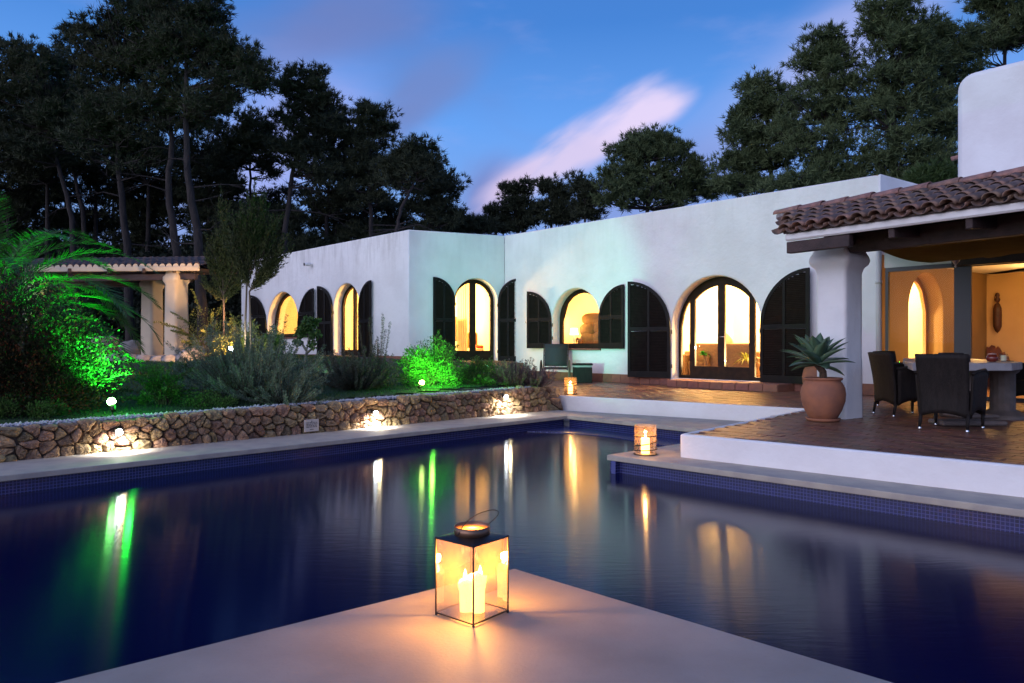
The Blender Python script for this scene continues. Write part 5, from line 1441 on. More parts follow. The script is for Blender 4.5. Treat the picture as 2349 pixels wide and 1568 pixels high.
def pine(label, d, trunk, crowns, needle=PINE_D, seed=0, dens=1.0, bare=0, name='pine_tree', group='pine trees behind the house', tr=.16, spread=.75):
    """trunk: photo points from foot to top at distance d; crowns: ellipses (x, y, rx, ry) of the crown seen at d"""
    g = np.random.default_rng(seed + 100); pr = random.Random(seed + 5)
    k = d / FPX
    foot = atd(trunk[0][0], trunk[0][1], d); foot.z = gheight(foot.x, foot.y) - .1
    t = thing(name, label, 'pine tree', foot, 0, group)
    tp_ = [Vector((0, 0, 0))]
    for (x, y) in trunk[1:]:
        q = atd(x, y, d + pr.uniform(-.3, .3)); tp_.append(q - foot)
    # a smooth, slightly crooked stem
    fine = []
    for i in range(len(tp_) - 1):
        for j in range(5):
            q = tp_[i].lerp(tp_[i + 1], j / 5); fine.append(q + Vector((pr.uniform(-.03, .03), pr.uniform(-.03, .03), 0)) * (1 if i + j else 0))
    fine.append(tp_[-1]); Ht = max(.1, fine[-1].z)
    rad = [tr * (1 - .82 * max(0, q.z) / Ht) + .015 for q in fine]
    MB().tube(fine, rad, n=9).obj('trunk', BARK, t)
    C, Dn, segs = [], [], []
    for ci, (x, y, rx, ry) in enumerate(crowns):
        if needle is PINE_G: rx, ry = rx * 1.22, ry * 1.22
        else: rx, ry = rx * 1.08, ry * 1.08
        c = np.array(atd(x, y, d) - foot); r = np.array([rx * k, max(rx, ry) * k * spread, ry * k])
        ncl = max(8, int(dens * 10.5 * (r[0] * r[2]) ** .85 + 8))
        dirs = rand_unit(ncl, g); rr = g.uniform(.12, 1.0, ncl) ** .5
        cl = c + dirs * r * rr[:, None]
        for q in range(ncl):
            crad = g.uniform(.22, .52) * (1.0 if r[0] > 1.2 else .85)
            # limb from the stem to this clump
            pz = Vector(cl[q]); best = min(fine, key=lambda f: (f - pz).length + .9 * max(0, f.z - pz.z + .2))
            mid = best.lerp(pz, .55) + Vector((pr.uniform(-.15, .15), pr.uniform(-.15, .15), pr.uniform(-.25, .05)))
            segs.append(([best, mid, pz], [.032 + .006 * (pz - best).length, .022, .008]))
            nt_ = int(g.integers(18, 32))
            td_ = rand_unit(nt_, g); td_[:, 2] = td_[:, 2] * .75 + .18
            tip = cl[q] + td_ * crad * g.uniform(.25, 1.35, (nt_, 1)) * np.array([1.25, 1.25, .8])
            for a in range(0, nt_, 9): segs.append(([pz, pz.lerp(Vector(tip[a]), .9)], [.010, .004]))
            nn_ = 11
            base = np.repeat(tip, nn_, 0); outw = np.repeat(tip - cl[q], nn_, 0); outw /= np.linalg.norm(outw, axis=1, keepdims=True) + 1e-6
            dd = rand_unit(len(base), g) * .9 + outw * .8 + np.array([0, 0, .45]); dd /= np.linalg.norm(dd, axis=1, keepdims=True)
            C.append(base + rand_unit(len(base), g) * .05); Dn.append(dd)
    for b in range(bare):
        f = fine[pr.randrange(int(len(fine) * .25), int(len(fine) * .75))]; a = pr.uniform(0, 6.28); l = pr.uniform(1, 2.6)
        p1 = f + Vector((math.cos(a), math.sin(a) * .5, pr.uniform(-.1, .3))) * l * .5; p2_ = f + Vector((math.cos(a), math.sin(a) * .5, pr.uniform(-.35, .3))) * l
        segs.append(([f, p1, p2_], [.035, .02, .006]))
        for _ in range(3): segs.append(([p1.lerp(p2_, pr.uniform(0, .7)), p2_ + Vector((pr.uniform(-.5, .5), pr.uniform(-.4, .4), pr.uniform(-.5, .4)))], [.01, .003]))
    C = np.concatenate(C); Dn = np.concatenate(Dn)
    V = needle_tris(C, Dn, g.uniform(.14, .30, (len(C), 1)), .005 + .00045 * d, g)
    np_mesh('crown', V, 3, needle, t)
    mb = MB()
    for pts_, rd in segs: mb.tube(pts_, rd, n=4, caps=False)
    kind(mb.obj('limbs', BARK, t), 'stuff')
    return t
# (label, distance, trunk, crowns, ...)
P = pine
P('tall pine at the left edge of the photo with a dense rounded dark top', 33, [(-60, 700), (-40, 500), (-20, 300), (-10, 150)], [(0, 150, 80, 55), (-60, 220, 90, 70), (50, 220, 80, 60), (-10, 300, 100, 60)], seed=1, tr=.2)
P('leaning pine second from the left with bare lower stem', 32, [(185, 640), (165, 500), (135, 380), (105, 250)], [(75, 130, 70, 45), (120, 190, 80, 55), (60, 250, 90, 60), (150, 290, 70, 50), (90, 340, 90, 45)], seed=2, tr=.17, bare=5)
P('thin dark pine leaning left behind the palm', 35, [(210, 660), (190, 480), (160, 360), (140, 230)], [(170, 110, 55, 55), (130, 200, 60, 60), (190, 240, 60, 60), (200, 340, 80, 50)], seed=3, tr=.15, bare=5)
P('tall pine with a broad crown reaching out of the photo at the top left', 30, [(300, 720), (292, 560), (270, 380), (280, 160)], [(270, 20, 80, 60), (230, 90, 60, 60), (300, 130, 90, 70), (240, 190, 70, 60), (290, 260, 100, 60), (230, 320, 80, 50), (320, 350, 90, 50)], needle=PINE_D, seed=4, tr=.19, bare=4)
P('pale stemmed pine left of the tallest trunk with crown cut by the photo top', 29, [(395, 720), (405, 580), (385, 440), (395, 320), (370, 120)], [(350, 10, 70, 60), (400, 60, 90, 60), (330, 100, 80, 70), (380, 170, 90, 60), (340, 230, 80, 50), (400, 270, 60, 45)], seed=5, tr=.19, bare=6)
P('tallest pine with a pale straight trunk and a long limb reaching right', 28, [(470, 720), (455, 560), (432, 400), (424, 240), (430, 60)], [(440, 0, 70, 55), (470, 60, 60, 50), (410, 90, 60, 60), (500, 110, 40, 40), (470, 150, 60, 40), (545, 140, 40, 45), (575, 165, 42, 35), (545, 200, 55, 28), (500, 225, 50, 25), (450, 240, 60, 40), (590, 190, 20, 18)], seed=6, tr=.2, bare=6)
P('round headed small pine with a visible fan of limbs against the sky', 36, [(585, 640), (576, 500), (575, 430), (572, 330)], [(575, 290, 55, 35), (545, 320, 45, 35), (605, 325, 45, 35), (570, 345, 60, 30), (540, 370, 35, 20), (620, 380, 25, 25)], seed=7, dens=.8, tr=.13, bare=5)
P('slender tall pine with a narrow pointed top left of centre', 31, [(655, 700), (652, 560), (665, 430), (690, 300), (700, 180)], [(700, 185, 48, 32), (670, 215, 45, 35), (735, 225, 35, 35), (690, 260, 60, 35), (740, 290, 30, 28), (700, 320, 60, 35), (660, 350, 45, 30), (720, 390, 45, 35)], seed=8, tr=.15, bare=5)
P('dark pine filling the gap right of the slender tall pine', 34, [(745, 680), (750, 500), (760, 350)], [(765, 270, 32, 25), (780, 330, 50, 40), (740, 380, 55, 40), (790, 420, 50, 40), (750, 460, 60, 40)], seed=9, tr=.14)
P('pine with a rounded square top behind the left wing roof', 32, [(855, 690), (852, 540), (848, 420), (846, 280)], [(845, 275, 45, 30), (815, 300, 35, 32), (875, 300, 32, 30), (850, 340, 55, 35), (820, 380, 50, 32), (875, 400, 45, 35), (840, 440, 60, 35)], seed=10, tr=.14, bare=3)
P('open forked pine with a flat light crown seen against the sky', 30, [(905, 660), (907, 540), (920, 480), (945, 430), (955, 365)], [(950, 350, 50, 25), (915, 372, 35, 28), (980, 365, 25, 28), (945, 390, 50, 22), (905, 410, 30, 22), (978, 400, 22, 20)], seed=11, dens=.75, tr=.12, bare=4)
P('low dense round pine above the wing corner', 33, [(985, 640), (985, 520), (990, 430)], [(985, 425, 35, 25), (1020, 425, 30, 22), (970, 465, 45, 35), (1020, 475, 42, 40), (990, 510, 60, 35)], seed=12, dens=1.15, tr=.14)
P('small dark pine rising just left of the wall junction', 38, [(1140, 640), (1138, 520), (1136, 480)], [(1138, 490, 25, 22), (1120, 515, 30, 20), (1155, 520, 25, 20)], seed=13, tr=.12)
P('bushy pine right of the wall junction', 37, [(1205, 640), (1200, 500), (1200, 430)], [(1190, 432, 30, 18), (1185, 465, 35, 30), (1215, 480, 45, 35), (1180, 510, 40, 22)], seed=14, tr=.13)
P('bushy pine with pale twigs left of the large domed pine', 36, [(1270, 640), (1265, 480), (1268, 420)], [(1265, 428, 28, 18), (1280, 455, 35, 28), (1260, 490, 45, 30), (1300, 495, 30, 22)], seed=15, tr=.13)
P('thin young pine with an open top beside the large domed pine', 34, [(1345, 640), (1342, 480), (1338, 420)], [(1335, 425, 18, 18), (1350, 455, 22, 22), (1345, 485, 28, 20)], seed=16, dens=.7, tr=.09)
P('large domed pine above the middle of the white roof', 33, [(1490, 640), (1485, 480), (1490, 340)], [(1490, 320, 35, 22), (1440, 345, 40, 28), (1530, 345, 38, 28), (1490, 370, 70, 35), (1420, 400, 45, 35), (1560, 400, 50, 35), (1480, 430, 80, 35), (1410, 450, 40, 28), (1590, 430, 40, 25), (1545, 460, 50, 22), (1635, 435, 22, 18)], needle=PINE_G, seed=17, dens=1.1, tr=.2, bare=4)
P('spreading pine at the left of the big green group behind the roof', 29, [(1790, 640), (1770, 420), (1760, 260)], [(1690, 425, 45, 18), (1755, 200, 38, 26), (1715, 245, 42, 30), (1790, 240, 45, 35), (1690, 310, 40, 30), (1740, 300, 60, 40), (1695, 370, 40, 30), (1760, 370, 60, 40), (1720, 425, 50, 20), (1810, 320, 50, 50)], needle=PINE_G, seed=18, tr=.18, bare=5)
P('tall green pine with pale inner twigs in the middle of the right group', 27, [(1915, 640), (1905, 360), (1890, 160)], [(1930, 425, 80, 22), (1830, 430, 70, 22), (1890, 105, 36, 26), (1860, 130, 26, 24), (1925, 130, 36, 28), (1900, 180, 60, 40), (1860, 240, 60, 45), (1930, 250, 65, 50), (1880, 320, 80, 50), (1920, 390, 70, 40), (1850, 390, 60, 40)], needle=PINE_G, seed=19, tr=.2, bare=6)
P('tall green pine whose tip leaves the photo right of centre', 26, [(2060, 640), (2050, 300), (2045, 60)], [(2040, 415, 80, 26), (2120, 420, 60, 26), (2040, 15, 36, 26), (2020, 60, 36, 28), (2070, 65, 45, 30), (2040, 120, 65, 40), (2100, 120, 40, 35), (2010, 190, 60, 45), (2080, 200, 70, 50), (2040, 270, 80, 50), (2110, 310, 60, 60), (2030, 350, 80, 40), (2090, 390, 70, 30)], needle=PINE_G, seed=20, tr=.22, bare=6)
P('green pine directly behind the upper storey left edge', 27, [(2180, 640), (2175, 300), (2165, 120)], [(2150, 85, 45, 26), (2190, 100, 40, 30), (2150, 140, 50, 35), (2210, 150, 45, 30), (2150, 210, 45, 45), (2160, 290, 40, 50), (2160, 370, 40, 40)], needle=PINE_G, seed=21, tr=.18, bare=3)
P('pine above the upper storey at the right edge of the photo', 28, [(2320, 640), (2310, 300), (2300, 60)], [(2290, 20, 45, 28), (2340, 40, 50, 35), (2290, 75, 50, 28), (2350, 95, 45, 28), (2260, 10, 28, 14), (2245, 110, 40, 20)], needle=PINE_G, seed=22, tr=.18)
P('small bright green pine top peeping over the roof before the upper storey', 23, [(2140, 640), (2138, 460)], [(2138, 405, 26, 14), (2120, 415, 16, 12), (2155, 422, 22, 12)], needle=foliage('bright_pine_needles', (.03, .06, .012), (.07, .11, .03), trans=.2), seed=23, tr=.08)
P('dense dark pine low in the woodland behind the pergola', 39, [(60, 700), (60, 400)], [(40, 420, 90, 60), (100, 400, 70, 60), (0, 480, 80, 60), (90, 500, 60, 60), (30, 560, 90, 50)], seed=31, dens=.8)
P('dark pine in the second row behind the two tall trunks', 38, [(330, 700), (330, 400)], [(330, 400, 70, 50), (380, 440, 80, 60), (310, 470, 60, 60), (360, 520, 80, 60), (430, 480, 60, 60), (300, 560, 70, 40)], seed=32, dens=.8)
P('dark pine closing the woodland right of the tallest trunk', 37, [(500, 700), (500, 400)], [(490, 300, 40, 40), (490, 370, 50, 50), (480, 460, 60, 60), (530, 500, 60, 50), (500, 560, 70, 40)], seed=33, dens=.85)
P('dark pine in the second row behind the slender pine', 38, [(640, 700), (640, 440)], [(620, 470, 50, 35), (680, 470, 60, 45), (620, 530, 60, 50), (700, 540, 70, 45)], seed=34, dens=.9)
P('dark pine in the second row above the left wing roof', 37, [(800, 700), (800, 440)], [(790, 480, 60, 40), (850, 500, 60, 45), (760, 530, 60, 45), (900, 500, 50, 40), (920, 540, 60, 30)], seed=35, dens=.9)
P('low dark pine just above the wing corner roof', 36, [(1060, 700), (1060, 500)], [(1050, 515, 40, 22), (1095, 520, 40, 18), (1020, 530, 40, 18)], seed=36, dens=.9)
P('shaded pine in the second row at the far left above the palm', 37, [(20, 700), (20, 350)], [(-10, 340, 80, 60), (60, 360, 70, 60), (10, 430, 80, 60)], seed=41, dens=.75)
P('shaded pine in the second row left of the leaning stems', 36, [(110, 700), (110, 330)], [(90, 300, 60, 60), (140, 330, 60, 60), (100, 390, 60, 60)], seed=42, dens=.7)
P('shaded pine behind the leaning stems above the pergola', 40, [(220, 700), (220, 330)], [(200, 300, 60, 60), (250, 350, 60, 60), (190, 420, 50, 40), (260, 420, 50, 50)], seed=43, dens=.7)
P('shaded pine filling the space between the two pale trunks', 36, [(340, 700), (340, 330)], [(330, 310, 60, 60), (370, 370, 60, 60), (300, 380, 50, 50)], seed=44, dens=.75)
P('shaded pine right of the pale trunks with low hanging boughs', 35, [(480, 700), (480, 400)], [(460, 340, 50, 50), (500, 400, 50, 50), (460, 430, 60, 50), (520, 450, 40, 40), (490, 520, 60, 50)], seed=45, dens=.8)
P('low shaded pine behind the juniper trees', 33, [(570, 700), (570, 500)], [(560, 510, 60, 50), (610, 550, 60, 50), (640, 510, 50, 40), (680, 580, 60, 40)], seed=46, dens=.8)
P('low shaded pine above the middle of the left wing', 34, [(770, 700), (770, 520)], [(740, 560, 60, 30), (810, 550, 60, 30), (870, 540, 50, 30)], seed=47, dens=.8)
P('shaded pine at the back of the wood just above the pergola roof', 42, [(150, 700), (150, 450)], [(120, 470, 60, 50), (180, 500, 60, 50), (140, 550, 70, 50)], seed=51, dens=.7)
P('shaded pine at the back of the wood above the right end of the pergola', 42, [(260, 700), (260, 450)], [(250, 480, 60, 50), (300, 530, 60, 50), (240, 570, 60, 40)], seed=52, dens=.7)
P('shaded pine at the back of the wood left of the pergola', 41, [(40, 700), (40, 450)], [(10, 500, 70, 60), (80, 560, 60, 50)], seed=53, dens=.7)
# woodland edge closing the gaps between the stems
def cloudleaves(n, cfun, g, L=(.12, .22), W=.02):
    C = cfun(n); D = rand_unit(n, g) + np.array([0, 0, .4]); D /= np.linalg.norm(D, axis=1, keepdims=True)
    return leaf_quads(C, D, g.uniform(L[0], L[1], n), W, g)
g = np.random.default_rng(5)
def wood(n):
    out = []
    cl = []
    for _ in range(520):
        x = g.uniform(-34, 3); y = g.uniform(33, 44) + max(0, -x - 14) * -.15; cl.append((x, y, gheight(x, y) + g.uniform(.2, 4.4) , g.uniform(.7, 1.5)))
    for _ in range(120):
        x = g.uniform(-34, 2); y = g.uniform(46, 52); cl.append((x, y, gheight(x, y) + g.uniform(.5, 3.0), g.uniform(.9, 1.8)))
    cl = np.array(cl); i = g.integers(0, len(cl), n); u = rand_unit(n, g) * (g.uniform(.3, 1, (n, 1)) ** .5)
    return cl[i, :3] + u * cl[i, 3:4] * np.array([1.1, 1, .75])
UG = 1
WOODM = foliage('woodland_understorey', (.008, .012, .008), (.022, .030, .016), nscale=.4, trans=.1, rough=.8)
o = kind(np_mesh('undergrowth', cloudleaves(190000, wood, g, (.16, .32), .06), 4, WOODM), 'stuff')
# ---------- shrubs
def shrub(name, label, c, r, n, L, W, m, seed, cat='shrub', group=None, stems=14, clump=.28, top_bias=.2, shoots=0, shoot_len=.5, stemmat=None):
    g = np.random.default_rng(seed); c = Vector(c); t = thing(name, label, cat, c, 0, group); r = np.array(r, float)
    ncl = max(12, int(n / 140)); cd_ = rand_unit(ncl, g); cd_[:, 2] = np.abs(cd_[:, 2]) * 1.0 - .15 * (g.random(ncl) < .3)
    cc_ = cd_ * r * g.uniform(.45, .95, (ncl, 1)); cc_[:, 2] += r[2] * top_bias * .4
    i = g.integers(0, ncl, n); u = rand_unit(n, g) * (g.uniform(.2, 1, (n, 1)) ** .5)
    P_ = cc_[i] + u * clump * r.mean(); D = u + cd_[i] * .6 + np.array([0, 0, .35]); 
    V = leaf_quads(P_, D, g.uniform(L * .6, L * 1.2, n), W * g.uniform(.7, 1.2, n), g)
    segs = []
    pr = random.Random(seed)
    for k in range(stems):
        q = Vector(cc_[pr.randrange(ncl)]); segs.append(([Vector((pr.uniform(-.08, .08), pr.uniform(-.08, .08), -.1)), q * .5 + Vector((0, 0, .1)), q], [.014, .010, .004]))
    ex = []
    for k in range(shoots):
        j = pr.randrange(ncl); b0 = Vector(cc_[j]); dr = Vector(cd_[j]); dr.z = abs(dr.z) * .6 + .25; dr.normalize(); L_ = shoot_len * pr.uniform(.5, 1.2)
        pts_ = [b0 + dr * L_ * s + Z3 * (-.25 * L_ * s * s) for s in (0, .33, .66, 1)]
        segs.append((pts_, [.006, .004, .003, .0015]))
        m_ = int(16 * L_ / L / 4) + 6
        for q in range(m_):
            s = pr.uniform(.15, 1); p = b0 + dr * L_ * s + Z3 * (-.25 * L_ * s * s); ex.append(tuple(p))
    if ex:
        ex = np.array(ex); V = np.concatenate([V, leaf_quads(ex, rand_unit(len(ex), g) + np.array([0, 0, .3]), L, W, g)])
    np_mesh('foliage', V, 4, m, t)
    tubes_mesh(segs, 'stems', stemmat or TWIG, t, 4)
    return t
TWIG = mat('brown_twigs', (.09, .055, .035), .9)
def plume(name, label, c, n, length, m, seed, cat='shrub', fan=1.0, leaf=(.022, .0045), per=150, rad=.022, flow=None, group=None, curve=.5, minel=.15, ground=None):
    """many upright curved shoots densely set with small leaves (rosemary, lavender)"""
    g = np.random.default_rng(seed); pr = random.Random(seed); t = thing(name, label, cat, c, 0, group)
    Cs, Ds, segs = [], [], []
    for k in range(n):
        az = pr.uniform(0, 2 * math.pi); el0 = pr.uniform(minel, 1.2); el1 = min(1.5, el0 + curve * pr.uniform(.4, 1.4)); l = length * pr.uniform(.45, 1.0) * (1 if pr.random() > .1 else 1.15)
        b = Vector((math.cos(az), math.sin(az), 0)) * pr.uniform(0, .30) * fan * length; p = b.copy(); pts_ = [p.copy()]
        ns = 8
        for i in range(ns):
            e_ = el0 + (el1 - el0) * i / ns; d_ = Vector((math.cos(az) * math.cos(e_) * fan, math.sin(az) * math.cos(e_) * fan, math.sin(e_))).normalized()
            p = p + d_ * l / ns; pts_.append(p.copy())
        segs.append((pts_[::2], [.006, .005, .004, .003, .001]))
        A = np.array(pts_); u = g.uniform(.12, 1, per) ** .8 * ns; ii = np.minimum(u.astype(int), ns - 1); f = (u - ii)[:, None]
        pos = A[ii] * (1 - f) + A[ii + 1] * f; tang = A[ii + 1] - A[ii]; tang /= np.linalg.norm(tang, axis=1, keepdims=True)
        ra = rand_unit(per, g); ra -= tang * (ra * tang).sum(1, keepdims=True); ra /= np.linalg.norm(ra, axis=1, keepdims=True) + 1e-6
        Cs.append(pos + ra * rad * .3); Ds.append(ra + tang * .8)
    C = np.concatenate(Cs); D = np.concatenate(Ds)
    np_mesh('foliage', leaf_quads(C, D, g.uniform(.7, 1.3, len(C)) * leaf[0], leaf[1], g), 4, m, t)
    tubes_mesh(segs, 'stems', TWIG, t, 4)
    return t
def gp(x, d, up=0.0):
    X = (x - CX) * d / FPX; return Vector((X, d, gheight(X, d) + up))
LEAFG = foliage('green_leaf', (.030, .080, .018), (.12, .21, .05), nscale=4, trans=.35)
LEAFY = foliage('yellow_green_leaf', (.07, .10, .02), (.20, .20, .05), nscale=4, trans=.35)
HEDGE = foliage('hedge_leaf', (.014, .024, .009), (.040, .034, .015), (.16, .040, .018), nscale=2.5, trans=.25)
ROSE = foliage('grey_green_needles', (.085, .125, .08), (.20, .26, .16), nscale=3, trans=.15)
LAV = foliage('lavender_stalk', (.09, .062, .08), (.17, .12, .12), nscale=5, trans=.15)
LAVG = foliage('dark_herb_leaf', (.045, .065, .04), (.12, .12, .075), nscale=5, trans=.2)
h_c = Vector((-6.58, 9.5, .34))
shrub('hedge_shrub', 'big dense rounded hedge shrub at the left with reddish brown leaves and green lit edge', h_c, (1.45, .80, 1.72), 68000, .042, .012, HEDGE, 31, 'hedge', stems=40, clump=.26, shoots=60, shoot_len=.6)
shrub('leafy_shrub', 'loose upright green shrub with small leaves right of the green floodlight', gp(372, 10.3, .0), (.34, .3, .62), 5200, .035, .009, LEAFG, 32, stems=16, clump=.20, shoots=26, shoot_len=.45)
plume('rosemary_bush', 'large spreading grey green rosemary bush in the middle of the bed', gp(575, 11.3, .05), 300, 1.15, ROSE, 33, fan=1.05, per=230, leaf=(.034, .0055), rad=.03, minel=-.05, group='rosemary bushes in the bed')
plume('rosemary_bush', 'rosemary bush tumbling over the stone wall head right of the big one', gp(655, 10.75, .0), 110, .62, ROSE, 34, fan=1.1, per=190, leaf=(.03, .005), minel=-.3, group='rosemary bushes in the bed')
plume('rosemary_bush', 'lower dark rosemary bush left of the green lit shrub', gp(820, 12.9, .0), 210, .80, LAVG, 35, fan=1.1, per=200, leaf=(.032, .0055), minel=.1, group='rosemary bushes in the bed')
plume('rosemary_bush', 'tall thin rosemary sprigs standing up against the pale wing wall', gp(862, 13.3, .25), 9, 1.1, LAVG, 36, fan=.5, per=160, leaf=(.03, .005), minel=.9, group='rosemary bushes in the bed')
shrub('leafy_shrub', 'bushy shrub lit bright green from below before the wing corner', gp(985, 13.6, .05), (.60, .5, .74), 12000, .036, .010, LEAFG, 37, stems=24, clump=.30, shoots=44, shoot_len=.36)
shrub('leafy_shrub', 'low shrub glowing green right beside the bright floodlight', gp(1092, 14.0, .0), (.52, .4, .44), 7500, .036, .010, LEAFG, 38, stems=14, clump=.28, shoots=26, shoot_len=.3)
plume('lavender_bush', 'purple brown lavender bush at the right end of the stone wall', gp(1180, 13.9, .0), 150, .56, LAV, 39, fan=.9, per=130, leaf=(.026, .005), minel=.5)
plume('lavender_bush', 'dry lavender clump spilling over the end of the stone wall', gp(1222, 14.0, .0), 90, .48, LAV, 40, fan=1.2, per=110, leaf=(.026, .005), minel=.2)
shrub('leafy_shrub', 'low dark ground shrub at the far left foot of the hedge', gp(20, 9.0, .0), (.7, .4, .22), 4500, .04, .010, LEAFG, 41, stems=8)
shrub('leafy_shrub', 'bushy shrub lit pale green at the foot of the juniper trees', gp(560, 17.6, .0), (.75, .6, 1.0), 8500, .05, .013, LEAFY, 42, stems=20, clump=.24, shoots=26, shoot_len=.7)
shrub('leafy_shrub', 'dark rounded shrub before the far left window', gp(615, 18.2, .1), (.55, .5, .72), 5000, .055, .014, LEAFG, 43, stems=14)
shrub('climbing_shrub', 'thorny arching shrub with yellow leaves left of the junipers', gp(480, 18.6, .3), (.8, .5, .9), 2600, .045, .012, LEAFY, 44, stems=22, clump=.35, shoots=50, shoot_len=1.0)
shrub('leafy_shrub', 'low shrub between the pergola pillars and the rosemary', gp(440, 15.5, .0), (.35, .3, .3), 2200, .04, .01, LEAFG, 45, stems=8)
shrub('leafy_shrub', 'dark low herbs spreading before the rosemary along the wall head', gp(480, 10.3, .0), (.55, .3, .18), 3500, .03, .008, LEAFG, 46, stems=8)
# yucca
YU = foliage('yucca_leaf', (.055, .085, .03), (.14, .17, .06), nscale=3, trans=.1)
sprayplant('spiky yucca rosette standing behind the rosemary', gp(692, 14.4, .12), 70, .62, YU, 9, up=1.0, w=.016, name='yucca', cat='yucca')
# small fig-like tree before the window
ft = thing('small_tree', 'young small leaved tree with a crooked pale stem before the far window', 'tree', gp(694, 15.2, 0))
q0_ = ft.location.copy(); pk = lambda x, y: atd(x, y, 15.2) - q0_
fb_ = [[Vector((0, 0, -.1)), pk(699, 830), pk(706, 790), pk(712, 755)], [pk(703, 805), pk(690, 785), pk(684, 770)], [pk(702, 812), pk(716, 800), pk(722, 780)], [pk(707, 785), pk(720, 760), pk(716, 740)]]
tubes_mesh([(b, [.028, .022, .015, .008][:len(b)]) for b in fb_], 'trunk', mat('pale_bark', (.22, .20, .14), .8, (.12, .11, .08), 12), ft, 8)
g = np.random.default_rng(77); V = []
for (x, y, r, n) in ((708, 742, .17, 260), (690, 760, .13, 160), (720, 765, .15, 200), (716, 790, .10, 90), (684, 785, .10, 80), (722, 738, .1, 100)):
    c = np.array(pk(x, y)); P_ = c + rand_unit(n, g) * r * g.uniform(.3, 1, (n, 1)); V.append(leaf_quads(P_, rand_unit(n, g) + np.array([0, 0, -.3]), g.uniform(.06, .10, n), .024, g))
np_mesh('foliage', np.concatenate(V), 4, LEAFG, ft)
# junipers on bare stems
JUN = foliage('juniper_scale_leaf', (.020, .032, .008), (.060, .062, .018), nscale=1.2, trans=.15, rough=.7)
JBARK = mat('juniper_bark', (.13, .085, .06), .9, (.07, .05, .04), 9, stretch=(1, 1, .2), bump=.8, bscale=20)
def juniper(label, d, stems, plumes, seed, n=44):
    g = np.random.default_rng(seed); foot = gp(stems[0][0][0], d, -.1); t = thing('juniper_tree', label, 'tree', foot, 0, 'juniper trees on bare stems')
    f = lambda x, y: atd(x, y, d) - foot
    sg = []
    for s in stems: sg.append(([Vector((f(*s[0]).x, 0, 0)) if i == 0 else f(*q) for i, q in enumerate(s)], [.028 - .004 * i for i in range(len(s))]))
    tubes_mesh(sg, 'trunk', JBARK, t, 8)
    C, D, seg2 = [], [], []
    k = d / FPX
    for (x0, y0, x1, y1, w) in plumes:
        a, b = np.array(f(x0, y0)), np.array(f(x1, y1)); wd_ = w * k * .8
        seg2.append(([Vector(a), Vector(a).lerp(Vector(b), .5), Vector(b)], [.02, .012, .004]))
        for _ in range(n):
            u = g.uniform(0, 1); c = a + (b - a) * u; ww = wd_ * math.sin(math.pi * min(1, .15 + .85 * u) ** .8) * .75 + .02
            off_ = rand_unit(1, g)[0] * ww; 
            dirn = (b - a) / np.linalg.norm(b - a) * 1.0 + off_ / (np.linalg.norm(off_) + 1e-6) * .35 + np.array([0, 0, .35]); dirn /= np.linalg.norm(dirn)
            st_ = c + off_ * .35; l = g.uniform(.25, .6) ; m_ = 40
            uu = g.uniform(0, 1, (m_, 1)); pos = st_ + dirn * l * uu + rand_unit(m_, g) * .045 * (1.1 - uu)
            C.append(pos); D.append(rand_unit(m_, g) * .7 + dirn)
    np_mesh('crown', leaf_quads(np.concatenate(C), np.concatenate(D), g.uniform(.05, .10, sum(len(c) for c in C)), .010, g), 4, JUN, t)
    tubes_mesh(seg2, 'limbs', JBARK, t, 5)
juniper('taller juniper leaning right with a feathery crown before the left wing', 16.6, [[(565, 830), (563, 740), (566, 660), (575, 560), (580, 500)], [(576, 830), (575, 740), (572, 670), (600, 620)]],
        [(572, 660, 545, 560, 20), (575, 640, 560, 500, 18), (575, 620, 580, 465, 18), (580, 620, 605, 490, 20), (585, 630, 625, 530, 20), (585, 650, 638, 570, 20), (580, 660, 640, 600, 16), (578, 665, 620, 630, 12), (570, 640, 538, 590, 16), (575, 600, 590, 530, 20), (570, 600, 550, 540, 18)], 3)
juniper('thinner juniper standing left behind the taller one', 18.0, [[(514, 800), (514, 720), (512, 640), (513, 560)]],
        [(512, 680, 485, 610, 16), (512, 680, 540, 610, 16), (513, 650, 505, 560, 16), (513, 640, 525, 560, 14), (513, 600, 512, 475, 13), (512, 690, 475, 660, 14), (513, 690, 545, 660, 14), (512, 650, 490, 570, 14)], 4, n=34)
